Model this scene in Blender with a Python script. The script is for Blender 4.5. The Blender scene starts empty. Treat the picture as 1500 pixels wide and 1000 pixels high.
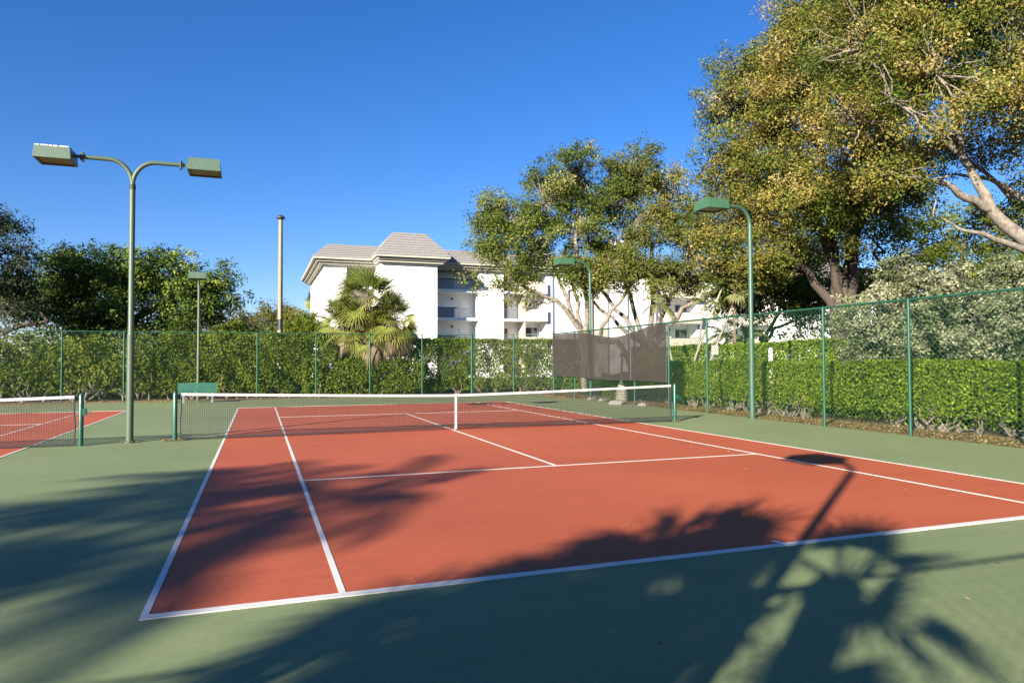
import bpy, math, random
import numpy as np
from mathutils import Vector, Matrix
random.seed(7)
RNG = np.random.default_rng(11)
R = math.radians
scn = bpy.context.scene

# ------------------------------------------------------------------ camera
CAM = Vector((-4.725, -17.296, 1.755))
YAW, PITCH, ROLL = .3466, .0287, -.0037
cd = bpy.data.cameras.new('camera'); cam = bpy.data.objects.new('camera', cd)
scn.collection.objects.link(cam); scn.camera = cam
cd.sensor_width = 36; cd.lens = 36 * 1026.7 / 1500
cd.clip_start = .05; cd.clip_end = 3000
cy, sy, cp, sp = math.cos(YAW), math.sin(YAW), math.cos(PITCH), math.sin(PITCH)
FW = Vector((cp * sy, cp * cy, sp)); RT = Vector((cy, -sy, 0)); UP = RT.cross(FW)
RR = RT * math.cos(ROLL) + UP * math.sin(ROLL); UU = -RT * math.sin(ROLL) + UP * math.cos(ROLL)
cam.matrix_world = Matrix(((RR.x, UU.x, -FW.x, CAM.x), (RR.y, UU.y, -FW.y, CAM.y), (RR.z, UU.z, -FW.z, CAM.z), (0, 0, 0, 1)))

def at(px, py, D):
    """world point seen at photo pixel (px, py) at D metres along the view axis"""
    return CAM + (FW + RR * ((px - 750) / 1026.7) - UU * ((py - 500) / 1026.7)) * D

# ------------------------------------------------------------------ light
SUN_EL, SUN_AZ = R(20.6), R(230.8)
LD = Vector((-math.sin(SUN_AZ) * math.cos(SUN_EL), -math.cos(SUN_AZ) * math.cos(SUN_EL), -math.sin(SUN_EL)))
w = bpy.data.worlds.new('World'); scn.world = w; w.use_nodes = True
nt = w.node_tree; bg = nt.nodes['Background']
sky = nt.nodes.new('ShaderNodeTexSky'); sky.sky_type = 'NISHITA'; sky.sun_disc = False
sky.sun_elevation = SUN_EL; sky.sun_rotation = SUN_AZ
sky.altitude = 0; sky.air_density = 1.0; sky.dust_density = .15; sky.ozone_density = 4.5
hs = nt.nodes.new('ShaderNodeHueSaturation'); hs.inputs['Saturation'].default_value = 1.22
nt.links.new(sky.outputs[0], hs.inputs['Color']); tn = nt.nodes.new('ShaderNodeMix'); tn.data_type = 'RGBA'; tn.blend_type = 'MULTIPLY'; tn.inputs[0].default_value = 1; tn.inputs[7].default_value = (.88, .81, 1.0, 1)
nt.links.new(hs.outputs[0], tn.inputs[6]); nt.links.new(tn.outputs[2], bg.inputs[0]); bg.inputs[1].default_value = .055
sl = bpy.data.lights.new('sun', 'SUN'); sl.energy = 5.0; sl.angle = R(.53); sl.color = (1, .90, .76)
so = bpy.data.objects.new('sun', sl); scn.collection.objects.link(so)
so.rotation_euler = LD.to_track_quat('-Z', 'Y').to_euler()
scn.view_settings.view_transform = 'Standard'; scn.view_settings.look = 'None'
scn.view_settings.exposure = 1.72; scn.view_settings.gamma = 1

# ------------------------------------------------------------------ helpers
def tag(o, label=None, cat=None, group=None, kind=None):
    if label: o['label'] = label
    if cat: o['category'] = cat
    if group: o['group'] = group
    if kind: o['kind'] = kind
    return o

def empty(name, loc, label, cat, group=None, rz=0):
    o = bpy.data.objects.new(name, None); scn.collection.objects.link(o)
    o.location = loc; o.rotation_euler = (0, 0, rz); o.empty_display_size = .2
    return tag(o, label, cat, group)

class MB:
    """collects numpy polygons; build() links them as ONE mesh object"""
    def __init__(s): s.v = []; s.f = []; s.n = 0; s.at = []; s.smooth = []
    def add(s, v, f, att=0., smooth=False):
        s.v.append(np.asarray(v, float).reshape(-1, 3))
        for q in f: s.f.append([i + s.n for i in q])
        s.at += [att] * len(f); s.smooth += [smooth] * len(f)
        s.n += len(s.v[-1]); return s
    def box(s, x0, x1, y0, y1, z0, z1, att=0.):
        v = [(x0,y0,z0),(x1,y0,z0),(x1,y1,z0),(x0,y1,z0),(x0,y0,z1),(x1,y0,z1),(x1,y1,z1),(x0,y1,z1)]
        return s.add(v, [(0,3,2,1),(4,5,6,7),(0,1,5,4),(1,2,6,5),(2,3,7,6),(3,0,4,7)], att)
    def obox(s, c, ax, ay, az, att=0.):
        c, ax, ay, az = map(Vector, (c, ax, ay, az)); v = []
        for k in (-1, 1):
            for i, j in ((-1,-1),(1,-1),(1,1),(-1,1)): v.append(c + ax*i + ay*j + az*k)
        return s.add([tuple(p) for p in v], [(0,3,2,1),(4,5,6,7),(0,1,5,4),(1,2,6,5),(2,3,7,6),(3,0,4,7)], att)
    def tube(s, pts, rad, n=8, att=0., cap=True):
        pts = [Vector(p) for p in pts]; m = len(pts)
        if not hasattr(rad, '__len__'): rad = [rad] * m
        vs = []; prev = None
        for i, p in enumerate(pts):
            t = (pts[min(i+1, m-1)] - pts[max(i-1, 0)]).normalized()
            if prev is None:
                a = Vector((0,0,1)) if abs(t.z) < .9 else Vector((1,0,0)); u = t.cross(a).normalized()
            else:
                u = (prev - t * prev.dot(t)).normalized()
            prev = u; v = t.cross(u)
            for k in range(n):
                an = 2*math.pi*k/n; vs.append(tuple(p + (u*math.cos(an) + v*math.sin(an)) * rad[i]))
        fs = [(i*n+k, i*n+(k+1)%n, (i+1)*n+(k+1)%n, (i+1)*n+k) for i in range(m-1) for k in range(n)]
        s.add(vs, fs, att, True)
        if cap: s.add(vs[:n] + vs[-n:], [tuple(range(n))[::-1], tuple(range(n, 2*n))], att)
        return s
    def quads(s, arr, att=None):
        """arr (N,4,3)"""
        arr = np.asarray(arr); N = len(arr)
        s.v.append(arr.reshape(-1, 3)); b = s.n
        s.f.append(('Q', b, N)); s.n += 4*N
        s.at.append(('A', np.zeros(N) if att is None else np.asarray(att, float)))
        return s
    def build(s, name, mats, parent=None):
        me = bpy.data.meshes.new(name); V = np.concatenate(s.v)
        loops = []; starts = []; tot = 0; att = []; sm = []; ai = 0; si = 0
        for q in s.f:
            if q[0] == 'Q':
                loops.append(np.arange(q[1], q[1] + 4*q[2])); starts.append(tot + 4*np.arange(q[2])); tot += 4*q[2]
                att.append(s.at[ai][1]); ai += 1; sm.append(np.zeros(q[2], bool))
            else:
                loops.append(np.array(q)); starts.append(np.array([tot])); tot += len(q)
                att.append(np.array([s.at[ai]], float)); ai += 1; sm.append(np.array([s.smooth[si]])); si += 1
        loops = np.concatenate(loops); starts = np.concatenate(starts); att = np.concatenate(att); sm = np.concatenate(sm)
        me.vertices.add(len(V)); me.vertices.foreach_set('co', V.astype(np.float32).ravel())
        me.loops.add(len(loops)); me.loops.foreach_set('vertex_index', loops.astype(np.int32))
        me.polygons.add(len(starts)); me.polygons.foreach_set('loop_start', starts.astype(np.int32))
        me.polygons.foreach_set('use_smooth', sm)
        a = me.attributes.new('rnd', 'FLOAT', 'FACE'); a.data.foreach_set('value', att.astype(np.float32))
        me.update(calc_edges=True)
        if isinstance(mats, bpy.types.Material): mats = [mats]
        for m_ in mats: me.materials.append(m_)
        o = bpy.data.objects.new(name, me); scn.collection.objects.link(o)
        if parent is not None:
            o.parent = parent; o.matrix_parent_inverse = parent.matrix_basis.inverted()
        return o

# ------------------------------------------------------------------ materials
def mat(name, col, rough=.6, col2=None, nscale=3., namt=.5, bump=0., bscale=60., metal=0., spec=.5, extra=None):
    m = bpy.data.materials.new(name); m.use_nodes = True; t = m.node_tree; N = t.nodes; L = t.links
    b = N['Principled BSDF']; b.inputs['Roughness'].default_value = rough; b.inputs['Metallic'].default_value = metal
    b.inputs['Specular IOR Level'].default_value = spec
    b.inputs['Base Color'].default_value = (*col, 1)
    geo = N.new('ShaderNodeNewGeometry')
    if col2:
        n = N.new('ShaderNodeTexNoise'); n.inputs['Scale'].default_value = nscale; n.inputs['Detail'].default_value = 6
        n.inputs['Roughness'].default_value = .65
        L.new(geo.outputs['Position'], n.inputs['Vector'])
        r = N.new('ShaderNodeValToRGB'); r.color_ramp.elements[0].position = .5 - namt/2; r.color_ramp.elements[1].position = .5 + namt/2
        r.color_ramp.elements[0].color = (*col, 1); r.color_ramp.elements[1].color = (*col2, 1)
        L.new(n.outputs['Fac'], r.inputs[0]); L.new(r.outputs[0], b.inputs['Base Color'])
    if bump:
        n = N.new('ShaderNodeTexNoise'); n.inputs['Scale'].default_value = bscale; n.inputs['Detail'].default_value = 4
        L.new(geo.outputs['Position'], n.inputs['Vector'])
        bp = N.new('ShaderNodeBump'); bp.inputs['Strength'].default_value = bump; bp.inputs['Distance'].default_value = .02
        L.new(n.outputs['Fac'], bp.inputs['Height']); L.new(bp.outputs[0], b.inputs['Normal'])
    return m

def leaf_mat(name, stops, rough=.45, trans=.3, spec=.4):
    rough, spec = .55, .16
    """colour of each leaf from its face attribute 'rnd'"""
    m = bpy.data.materials.new(name); m.use_nodes = True; t = m.node_tree; N = t.nodes; L = t.links
    b = N['Principled BSDF']; out = N['Material Output']
    at_ = N.new('ShaderNodeAttribute'); at_.attribute_name = 'rnd'
    r = N.new('ShaderNodeValToRGB'); cr = r.color_ramp
    while len(cr.elements) < len(stops): cr.elements.new(.5)
    for e, (p, c) in zip(cr.elements, stops): e.position = p; e.color = (*c, 1)
    L.new(at_.outputs['Fac'], r.inputs[0]); L.new(r.outputs[0], b.inputs['Base Color'])
    b.inputs['Roughness'].default_value = rough; b.inputs['Specular IOR Level'].default_value = spec
    tr = N.new('ShaderNodeBsdfTranslucent'); L.new(r.outputs[0], tr.inputs['Color'])
    mx = N.new('ShaderNodeMixShader'); mx.inputs[0].default_value = trans
    L.new(b.outputs[0], mx.inputs[1]); L.new(tr.outputs[0], mx.inputs[2]); L.new(mx.outputs[0], out.inputs['Surface'])
    return m

def court_mat(name, c1, c2, stain, worn):
    """acrylic court paint: broad fading, fine grit, darker scuffs and squeegee streaks"""
    m = bpy.data.materials.new(name); m.use_nodes = True; t = m.node_tree; N = t.nodes; L = t.links
    b = N['Principled BSDF']; b.inputs['Roughness'].default_value = .72; b.inputs['Specular IOR Level'].default_value = .3
    g = N.new('ShaderNodeNewGeometry')
    def noise(sc, det, vec=None, rg=.6):
        n = N.new('ShaderNodeTexNoise'); n.inputs['Scale'].default_value = sc; n.inputs['Detail'].default_value = det
        n.inputs['Roughness'].default_value = rg; L.new(vec or g.outputs['Position'], n.inputs['Vector']); return n.outputs['Fac']
    def ramp(f, a, b_, p0, p1):
        r = N.new('ShaderNodeValToRGB'); r.color_ramp.elements[0].position = p0; r.color_ramp.elements[1].position = p1
        r.color_ramp.elements[0].color = (*a, 1); r.color_ramp.elements[1].color = (*b_, 1); L.new(f, r.inputs[0]); return r.outputs[0]
    def mix(f, a, b_, mode='MIX'):
        x = N.new('ShaderNodeMix'); x.data_type = 'RGBA'; x.blend_type = mode
        if isinstance(f, float): x.inputs[0].default_value = f
        else: L.new(f, x.inputs[0])
        L.new(a, x.inputs[6])
        if isinstance(b_, tuple): x.inputs[7].default_value = (*b_, 1)
        else: L.new(b_, x.inputs[7])
        return x.outputs[2]
    base = ramp(noise(.22, 5), c1, c2, .3, .7)
    mp = N.new('ShaderNodeMapping'); mp.inputs['Scale'].default_value = (.35, 3.2, 1); L.new(g.outputs['Position'], mp.inputs[0])
    st = ramp(noise(1.0, 5, mp.outputs[0]), (0,0,0), (1,1,1), .52, .8)
    f1 = N.new('ShaderNodeMath'); f1.operation = 'MULTIPLY'; f1.inputs[1].default_value = .38; L.new(st, f1.inputs[0])
    base = mix(f1.outputs[0], base, stain)
    sc = ramp(noise(.9, 8, None, .7), (0,0,0), (1,1,1), .58, .72)
    f2 = N.new('ShaderNodeMath'); f2.operation = 'MULTIPLY'; f2.inputs[1].default_value = .4; L.new(sc, f2.inputs[0])
    base = mix(f2.outputs[0], base, worn)
    grit = ramp(noise(220, 3), (.70,.70,.70), (1.28,1.28,1.28), .33, .67)
    base = mix(1.0, base, grit, 'MULTIPLY')
    blot = ramp(noise(14, 6, None, .75), (.90,.90,.90), (1.08,1.08,1.08), .35, .65)
    base = mix(1.0, base, blot, 'MULTIPLY')
    L.new(base, b.inputs['Base Color'])
    bp = N.new('ShaderNodeBump'); bp.inputs['Strength'].default_value = .35; bp.inputs['Distance'].default_value = .004
    L.new(noise(160, 4), bp.inputs['Height']); L.new(bp.outputs[0], b.inputs['Normal'])
    return m

M = {}
M['green'] = court_mat('green_court_paint', (0.1365,0.1806,0.0819), (0.1764,0.2184,0.1029), (0.0945,0.1281,0.063), (0.1208,0.1533,0.0735))
M['red'] = court_mat('red_court_paint', (0.305,0.0672,0.02809), (0.385,0.0903,0.03869), (0.2,0.04725,0.02332), (0.25,0.05775,0.02862))
M['line'] = mat('white_line_paint', (0.5223,0.515,0.4933), .6, (0.5803,0.5731,0.5513), 4, .5, .3, 120)
M['ground'] = mat('ground_soil', (0.035,0.0375,0.015), .9, (0.065,0.06,0.0275), .5, .5, .5, 8)
M['lawn'] = mat('lawn', (0.025,0.0425,0.01), .9, (0.045,0.06,0.0175), 1.5, .5, .6, 30)
for k_ in ('ground','lawn'): M[k_].node_tree.nodes['Principled BSDF'].inputs['Specular IOR Level'].default_value = 0
M['mulch'] = mat('mulch', (0.0936,0.05148,0.02808), .95, (0.2246,0.1404,0.0702), 9, .4, 1., 40)
M['litter'] = leaf_mat('dry_leaves', [(0,(0.1268,0.06825,0.03413)),(.4,(0.2925,0.1658,0.06825)),(.7,(0.4095,0.2828,0.0975)),(1,(0.5363,0.4485,0.234))], .7, .1)
M['pole'] = mat('green_painted_steel', (0.027,0.0684,0.045), .45, (0.0342,0.08104,0.054), 6, .5, .15, 50)
M['pole_olive'] = mat('faded_green_painted_steel', (0.045,0.0765,0.04725), .5, (0.063,0.0945,0.0585), 5, .5, .15, 50)
M['fence'] = mat('green_vinyl_fence', (0.00864,0.05806,0.03283), .4, (0.01296,0.07016,0.04158), 5, .5)
M['wire'] = mat('green_vinyl_wire', (0.0126,0.04998,0.02793), .45)
M['housing'] = mat('green_lamp_housing', (0.0465,0.0888,0.06045), .5, (0.0589,0.1073,0.0741), 4, .5, .2, 30)
M['bright_housing'] = mat('bright_green_lamp_housing', (0.0306,0.08976,0.04462), .45, (0.0408,0.1061,0.05525), 4, .5, .1, 30)
M['lens'] = mat('dusty_lamp_lens', (.16,.13,.09), .3, (.09,.075,.05), 15, .4)
M['worn'] = mat('chipped_pale_paint', (0.496,0.504,0.48), .8, (0.4,0.4,0.384), 20, .5)
M['netpost'] = mat('net_post_green', (0.006375,0.06375,0.03985), .35, (0.009562,0.0749,0.04781), 8, .5)
M['cord'] = mat('black_net_cord', (.018,.018,.02), .7)
M['tape'] = mat('white_net_tape', (0.4015,0.3897,0.3542), .8, (0.4723,0.4605,0.431), 12, .4, .2, 40)
M['bench'] = mat('bench_green_paint', (0.025,0.12,0.085), .5, (0.035,0.145,0.1), 6, .5)
M['benchleg'] = mat('bench_leg_pale_blue', (0.21,0.29,0.32), .6)
M['stucco'] = mat('white_stucco', (0.736,0.736,0.7268), .85, (0.782,0.782,0.7728), 1.2, .6, .25, 30)
M['beige'] = mat('beige_stucco', (0.465,0.42,0.3375), .85, (0.495,0.45,0.3675), 1.2, .6, .2, 30)
M['bluegrey'] = mat('blue_grey_stucco', (0.1815,0.2035,0.231), .8, (0.2035,0.2255,0.253), 1, .6)
M['fascia'] = mat('cream_fascia', (0.3596,0.341,0.2852), .7, (0.3906,0.372,0.3162), 2, .6)
M['rooft'] = mat('grey_roof_tile', (0.1705,0.1649,0.1637), .85, (0.2403,0.2344,0.2323), 3.5, .5, .4, 25)
M['course_shadow_line'] = mat('painted_course_shadow', (0.112,0.096,0.08), .9)  # shade put into colour: shadow lines at the roof course joints
M['dark'] = mat('dark_metal', (.03,.035,.045), .5)
M['rail'] = mat('grey_blue_railing', (.10,.13,.18), .5)
M['glass'] = mat('window_glass', (.03,.035,.04), .08, spec=.8)
M['door'] = mat('brown_door', (0.125,0.085,0.06), .6)
M['concrete'] = mat('tan_concrete_pole', (0.23,0.19,0.125), .85, (0.27,0.225,0.15), 5, .5, .3, 30)
M['pale'] = mat('pale_concrete', (0.3,0.27,0.216), .9, (0.36,0.33,0.27), 6, .5, .4, 40)
M['rock'] = mat('grey_rock', (0.15,0.14,0.125), .9, (0.225,0.21,0.19), 8, .5, .5, 30)
M['bark'] = mat('grey_brown_bark', (0.0935,0.07425,0.055), .9, (0.209,0.176,0.1375), 5, .4, .8, 18)
M['barkd'] = mat('dark_brown_bark', (0.03375,0.02475,0.018), .9, (0.0765,0.0585,0.045), 5, .4, .35, 25)
M['palebark'] = mat('pale_ficus_bark', (.10,.083,.065), .9, (.245,.215,.175), 7, .28, .5, 26)
M['cane'] = mat('pale_palm_cane', (0.275,0.25,0.2), .8, (0.2,0.18,0.14), 6, .5, .3, 20)
M['palmtrunk'] = mat('palm_trunk_fibre', (0.12,0.09,0.06), .95, (0.204,0.162,0.114), 12, .5, 1., 30)
M['sign'] = mat('pale_sign_face', (0.312,0.288,0.264), .6, (0.36,0.336,0.306), 8, .5)
# foliage
M['l_hedge'] = leaf_mat('clipped_hedge_leaves', [(0,(0.08398,0.1311,0.008554)),(.5,(0.1512,0.2237,0.01188)),(.85,(0.252,0.3084,0.02376)),(1,(0.3527,0.3701,0.05702))], .38, .3)
M['l_clusia'] = leaf_mat('tall_hedge_leaves', [(0,(0.04973,0.07979,0.00837)),(.5,(0.09283,0.135,0.01256)),(.85,(0.1724,0.2087,0.02511)),(1,(0.2519,0.2332,0.04185))], .38, .3)
M['l_ficus'] = leaf_mat('olive_bronze_leaves', [(0,(0.04025,0.061,0.0132)),(.4,(0.09775,0.1281,0.022)),(.7,(0.1725,0.1708,0.0352)),(.9,(0.23,0.1769,0.044)),(1,(0.345,0.3172,0.143))])
M['l_ficusg'] = leaf_mat('olive_green_leaves', [(0,(0.04025,0.0671,0.0132)),(.45,(0.09775,0.1403,0.022)),(.8,(0.1667,0.1891,0.0374)),(.93,(0.2185,0.183,0.055)),(1,(0.345,0.3416,0.176))])
M['l_rust'] = leaf_mat('rusty_bronze_leaves', [(0,(0.048,0.07936,0.0138)),(.35,(0.1056,0.1382,0.023)),(.6,(0.18,0.1792,0.03335)),(.82,(0.246,0.1728,0.0368)),(1,(0.324,0.2688,0.09775))])
M['l_dark'] = leaf_mat('deep_green_leaves', [(0,(0.0245,0.04514,0.01032)),(.5,(0.0536,0.0935,0.01547)),(.85,(0.1378,0.1934,0.02579)),(1,(0.2451,0.2902,0.03869))], .4, .2)
M['l_olive'] = leaf_mat('yellow_olive_leaves', [(0,(0.0648,0.072,0.00864)),(.5,(0.108,0.1116,0.0144)),(1,(0.1872,0.1656,0.0288))], .5, .25)
M['l_lime'] = leaf_mat('lime_green_leaves', [(0,(0.04278,0.069,0.00828)),(.5,(0.09982,0.138,0.0138)),(1,(0.1996,0.2139,0.0276))], .45, .35)
M['l_var'] = leaf_mat('variegated_cream_leaves', [(0,(0.06624,0.09384,0.0384)),(.35,(0.149,0.1766,0.0864)),(.65,(0.2539,0.2594,0.1584)),(1,(0.3422,0.3312,0.216))], .45, .25)
M['l_grey'] = leaf_mat('dull_grey_green_leaves', [(0,(0.0208,0.0364,0.0156)),(.6,(0.0546,0.0728,0.0338)),(1,(0.13,0.1365,0.078))])
M['l_palm'] = leaf_mat('fan_palm_leaves', [(0,(0.07072,0.09621,0.01833)),(.4,(0.1344,0.1685,0.03665)),(.8,(0.2334,0.2407,0.05131)),(1,(0.297,0.2727,0.06598))], .42, .2)
M['l_palmy'] = leaf_mat('pale_palm_leaves', [(0,(0.0768,0.096,0.0288)),(.5,(0.1248,0.144,0.0528)),(1,(0.1824,0.1824,0.0768))], .42, .25)
M['l_dead'] = leaf_mat('dead_palm_leaves', [(0,(0.132,0.09,0.054)),(.5,(0.216,0.162,0.102)),(1,(0.288,0.228,0.156))], .7, .1)

# see-through knitted windscreen cloth
m = bpy.data.materials.new('windscreen_cloth'); m.use_nodes = True; t = m.node_tree; N = t.nodes; L = t.links
b = N['Principled BSDF']; b.inputs['Base Color'].default_value = (.022,.018,.014,1); b.inputs['Roughness'].default_value = .8
tp = N.new('ShaderNodeBsdfTransparent'); mx = N.new('ShaderNodeMixShader')
g = N.new('ShaderNodeNewGeometry'); n = N.new('ShaderNodeTexNoise'); n.inputs['Scale'].default_value = 2.5; n.inputs['Detail'].default_value = 6
L.new(g.outputs['Position'], n.inputs['Vector'])
mr = N.new('ShaderNodeMapRange'); mr.inputs[1].default_value = .3; mr.inputs[2].default_value = .7; mr.inputs[3].default_value = .87; mr.inputs[4].default_value = .95
L.new(n.outputs['Fac'], mr.inputs[0]); L.new(mr.outputs[0], mx.inputs[0])
L.new(tp.outputs[0], mx.inputs[1]); L.new(b.outputs[0], mx.inputs[2]); L.new(mx.outputs[0], N['Material Output'].inputs['Surface'])
M['screen'] = m

# ------------------------------------------------------------------ setting
def sheet(name, x0, x1, y0, y1, z, m, th=.02):
    o = MB().box(x0, x1, y0, y1, z - th, z).build(name, m); tag(o, kind='structure'); return o

sheet('ground', -900, 900, -500, 1200, -.06, M['ground'], .3)
sheet('court_surface', -26, 9.62, -18.4, 18.35, 0, M['green'], .05)
mul = MB()
mul.box(9.63, 12.9, -19, 19, -.05, .012).box(-27, 9.62, 18.36, 21.6, -.05, .012)
o = mul.build('mulch_bed', M['mulch']); tag(o, kind='structure')
sheet('lawn', -40, 60, 21.7, 53, -.02, M['lawn'], .03)
sheet('lawn', 13, 60, -19, 21.6, -.02, M['lawn'], .03)

def court(cx, net_y=0):
    z = .004
    mb = MB(); W2, L2 = 5.485, 11.885
    mb.box(cx - W2 + .05, cx + W2 - .05, -L2 + .05, L2 - .05, z - .003, z)
    o = mb.build('red_court', M['red']); tag(o, kind='structure')
    l = MB(); zb, zt = z + .001, z + .004; w_ = .05; z0 = .001
    def ln(x0, x1, y0, y1): l.box(cx + x0, cx + x1, y0, y1, z0, zt)
    bw = .09
    ln(-W2, W2, -L2, -L2 + bw); ln(-W2, W2, L2 - bw, L2)
    for sx in (-1, 1):
        x = sx * (W2 - w_/2); ln(x - w_/2, x + w_/2, -L2 + bw, L2 - bw)
        x = sx * 4.115; ln(x - w_/2, x + w_/2, -L2 + bw, L2 - bw)
    for y in (-6.4, 6.4): ln(-4.09, 4.09, y - w_/2, y + w_/2)
    ln(-w_/2, w_/2, -6.375, 6.375)
    ln(-w_/2, w_/2, -L2 + bw, -L2 + bw + .11); ln(-w_/2, w_/2, L2 - bw - .11, L2 - bw)
    o = l.build('court_lines', M['line']); tag(o, kind='structure')
court(0); court(-14.72)

# ------------------------------------------------------------------ tennis nets
def tennis_net(cx, cy, half, label):
    root = empty('tennis_net', (cx, cy, 0), label, 'tennis net', 'tennis nets')
    H = lambda x: .914 + (1.07 - .914) * (abs(x) / half) ** 1.25
    B = lambda x: .045 + .085 * math.exp(-(abs(x) / 1.4) ** 1.3)
    hn = half - .12
    for s in (-1, 1):
        p = MB(); p.tube([(cx + s*half, cy, 0), (cx + s*half, cy, 1.06), (cx + s*half, cy, 1.09)], [.05, .05, .035], 16)
        po = p.build('post', M['netpost'], root)
        c = MB(); c.tube([(cx + s*half, cy, 1.085), (cx + s*half, cy, 1.11)], [.042, .03], 12).build('cap', M['dark'], po)
        if s > 0:
            wq = MB(); wq.obox((cx + s*half + .07, cy - .02, .72), (.035,0,0), (0,.04,0), (0,0,.07))
            wq.tube([(cx+s*half+.10, cy-.03, .72), (cx+s*half+.17, cy-.05, .72), (cx+s*half+.17, cy-.05, .63)], .011, 6)
            wq.build('winch', M['netpost'], po)
        for zz in (.16, .5, .86): MB().tube([(cx+s*half, cy-.052, zz), (cx+s*hn, cy, zz)], .007, 5).build('tie_cord', M['cord'], root)
        MB().tube([(cx+s*half, cy, 1.0), (cx+s*hn, cy, H(hn) - .01)], .008, 5).build('tie_cord', M['cord'], root)
    g_ = MB(); st = .0445; xs = np.arange(-hn, hn + 1e-6, st); r = .0031
    for x in xs: g_.obox((cx + x, cy, (H(x) + B(x))/2), (r,0,0), (0,r,0), (0,0,(H(x)-B(x))/2))
    nr = 22; seg = np.linspace(-hn, hn, 61)
    for k in range(nr + 1):
        f = k / nr
        th = r * (1.5 if k > nr - 6 and k % 1 == 0 else 1)
        for a, b_ in zip(seg[:-1], seg[1:]):
            pa = Vector((cx+a, cy, B(a) + f*(H(a)-B(a)))); pb = Vector((cx+b_, cy, B(b_) + f*(H(b_)-B(b_))))
            d = (pb-pa)/2; g_.obox((pa+pb)/2, d, (0,th,0), (0,0,th))
    g_.build('netting', M['cord'], root)
    hb = MB()
    for a, b_ in zip(seg[:-1], seg[1:]):
        for sy_ in (-1, 1):
            za, zb = H(a), H(b_); y0, y1 = cy - .011, cy + .011
        hb.add([(cx+a,y0,za-.054),(cx+b_,y0,zb-.054),(cx+b_,y1,zb-.054),(cx+a,y1,za-.054),(cx+a,y0,za+.004),(cx+b_,y0,zb+.004),(cx+b_,y1,zb+.004),(cx+a,y1,za+.004)],
               [(0,3,2,1),(4,5,6,7),(0,1,5,4),(2,3,7,6)])
    hb.build('headband', M['tape'], root)
    bt = MB(); bt.tube([(cx+a, cy, B(a)) for a in seg], .02, 6)
    for s in (-1, 1):
        bt.tube([(cx+s*hn, cy, B(hn)-.02), (cx+s*(hn+.012), cy+.01, .4), (cx+s*(hn-.004), cy, .7), (cx+s*hn, cy, H(hn))], .016, 6)
    bt.build('border_cord', M['cord'], root)
    cs = MB(); cs.box(cx-.028, cx+.028, cy-.02, cy-.014, .02, .93).box(cx-.028, cx+.028, cy+.014, cy+.02, .02, .93).box(cx-.028, cx+.028, cy-.02, cy+.02, .93, .937)
    cs.build('centre_strap', M['tape'], root)
    an = MB(); an.tube([(cx, cy, -.0), (cx, cy, .03)], .025, 8).build('anchor', M['dark'], root)
    return root
tennis_net(.06, .25, 6.56, 'long black tennis net with white headband across the red court in the middle')
tennis_net(-14.72, -.14, 6.45, 'black tennis net of the neighbouring court, ending at the left edge of the photo')

# ------------------------------------------------------------------ flood light poles
def lamp_box(c, root, hm, worn=False, sx=.37, sy=.37, h=.28):
    """shoebox housing centred at c, slightly tapered, open lens underneath"""
    c = Vector(c); mb = MB()
    v = []
    for (z, k) in ((-.5*h, 1.0), (.5*h, .93)):
        for i, j in ((-1,-1),(1,-1),(1,1),(-1,1)): v.append((c.x + i*sx*k, c.y + j*sy*k, c.z + z))
    i_ = .045
    for (z, k) in ((-.5*h, 1.0), (-.5*h + .03, 1.0)):
        for i, j in ((-1,-1),(1,-1),(1,1),(-1,1)): v.append((c.x + i*(sx*k - i_), c.y + j*(sy*k - i_), c.z + z))
    mb.add(v, [(4,5,6,7),(0,1,5,4),(1,2,6,5),(2,3,7,6),(3,0,4,7),
               (0,8,9,1),(1,9,10,2),(2,10,11,3),(3,11,8,0),(8,12,13,9),(9,13,14,10),(10,14,15,11),(11,15,12,8)])
    ho = mb.build('lamp_housing', hm, root)
    ln_ = MB(); ln_.box(c.x-sx+i_, c.x+sx-i_, c.y-sy+i_, c.y+sy-i_, c.z-.5*h+.028, c.z-.5*h+.034)
    ln_.build('lens', M['lens'], ho)
    if worn:
        wr = MB(); rr = random.Random(3); x = -sx*.9
        while x < sx*.85:
            l_ = rr.uniform(.05, .2); wr.box(c.x + x, c.x + min(x + l_, sx*.9), c.y - sy*.945 - .002, c.y - sy*.9, c.z + h*.5 - rr.uniform(.012,.03), c.z + h*.5 + .003); x += l_ + rr.uniform(.01, .05)
        wr.build('chipped_edge', M['worn'], ho)
    return ho

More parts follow.
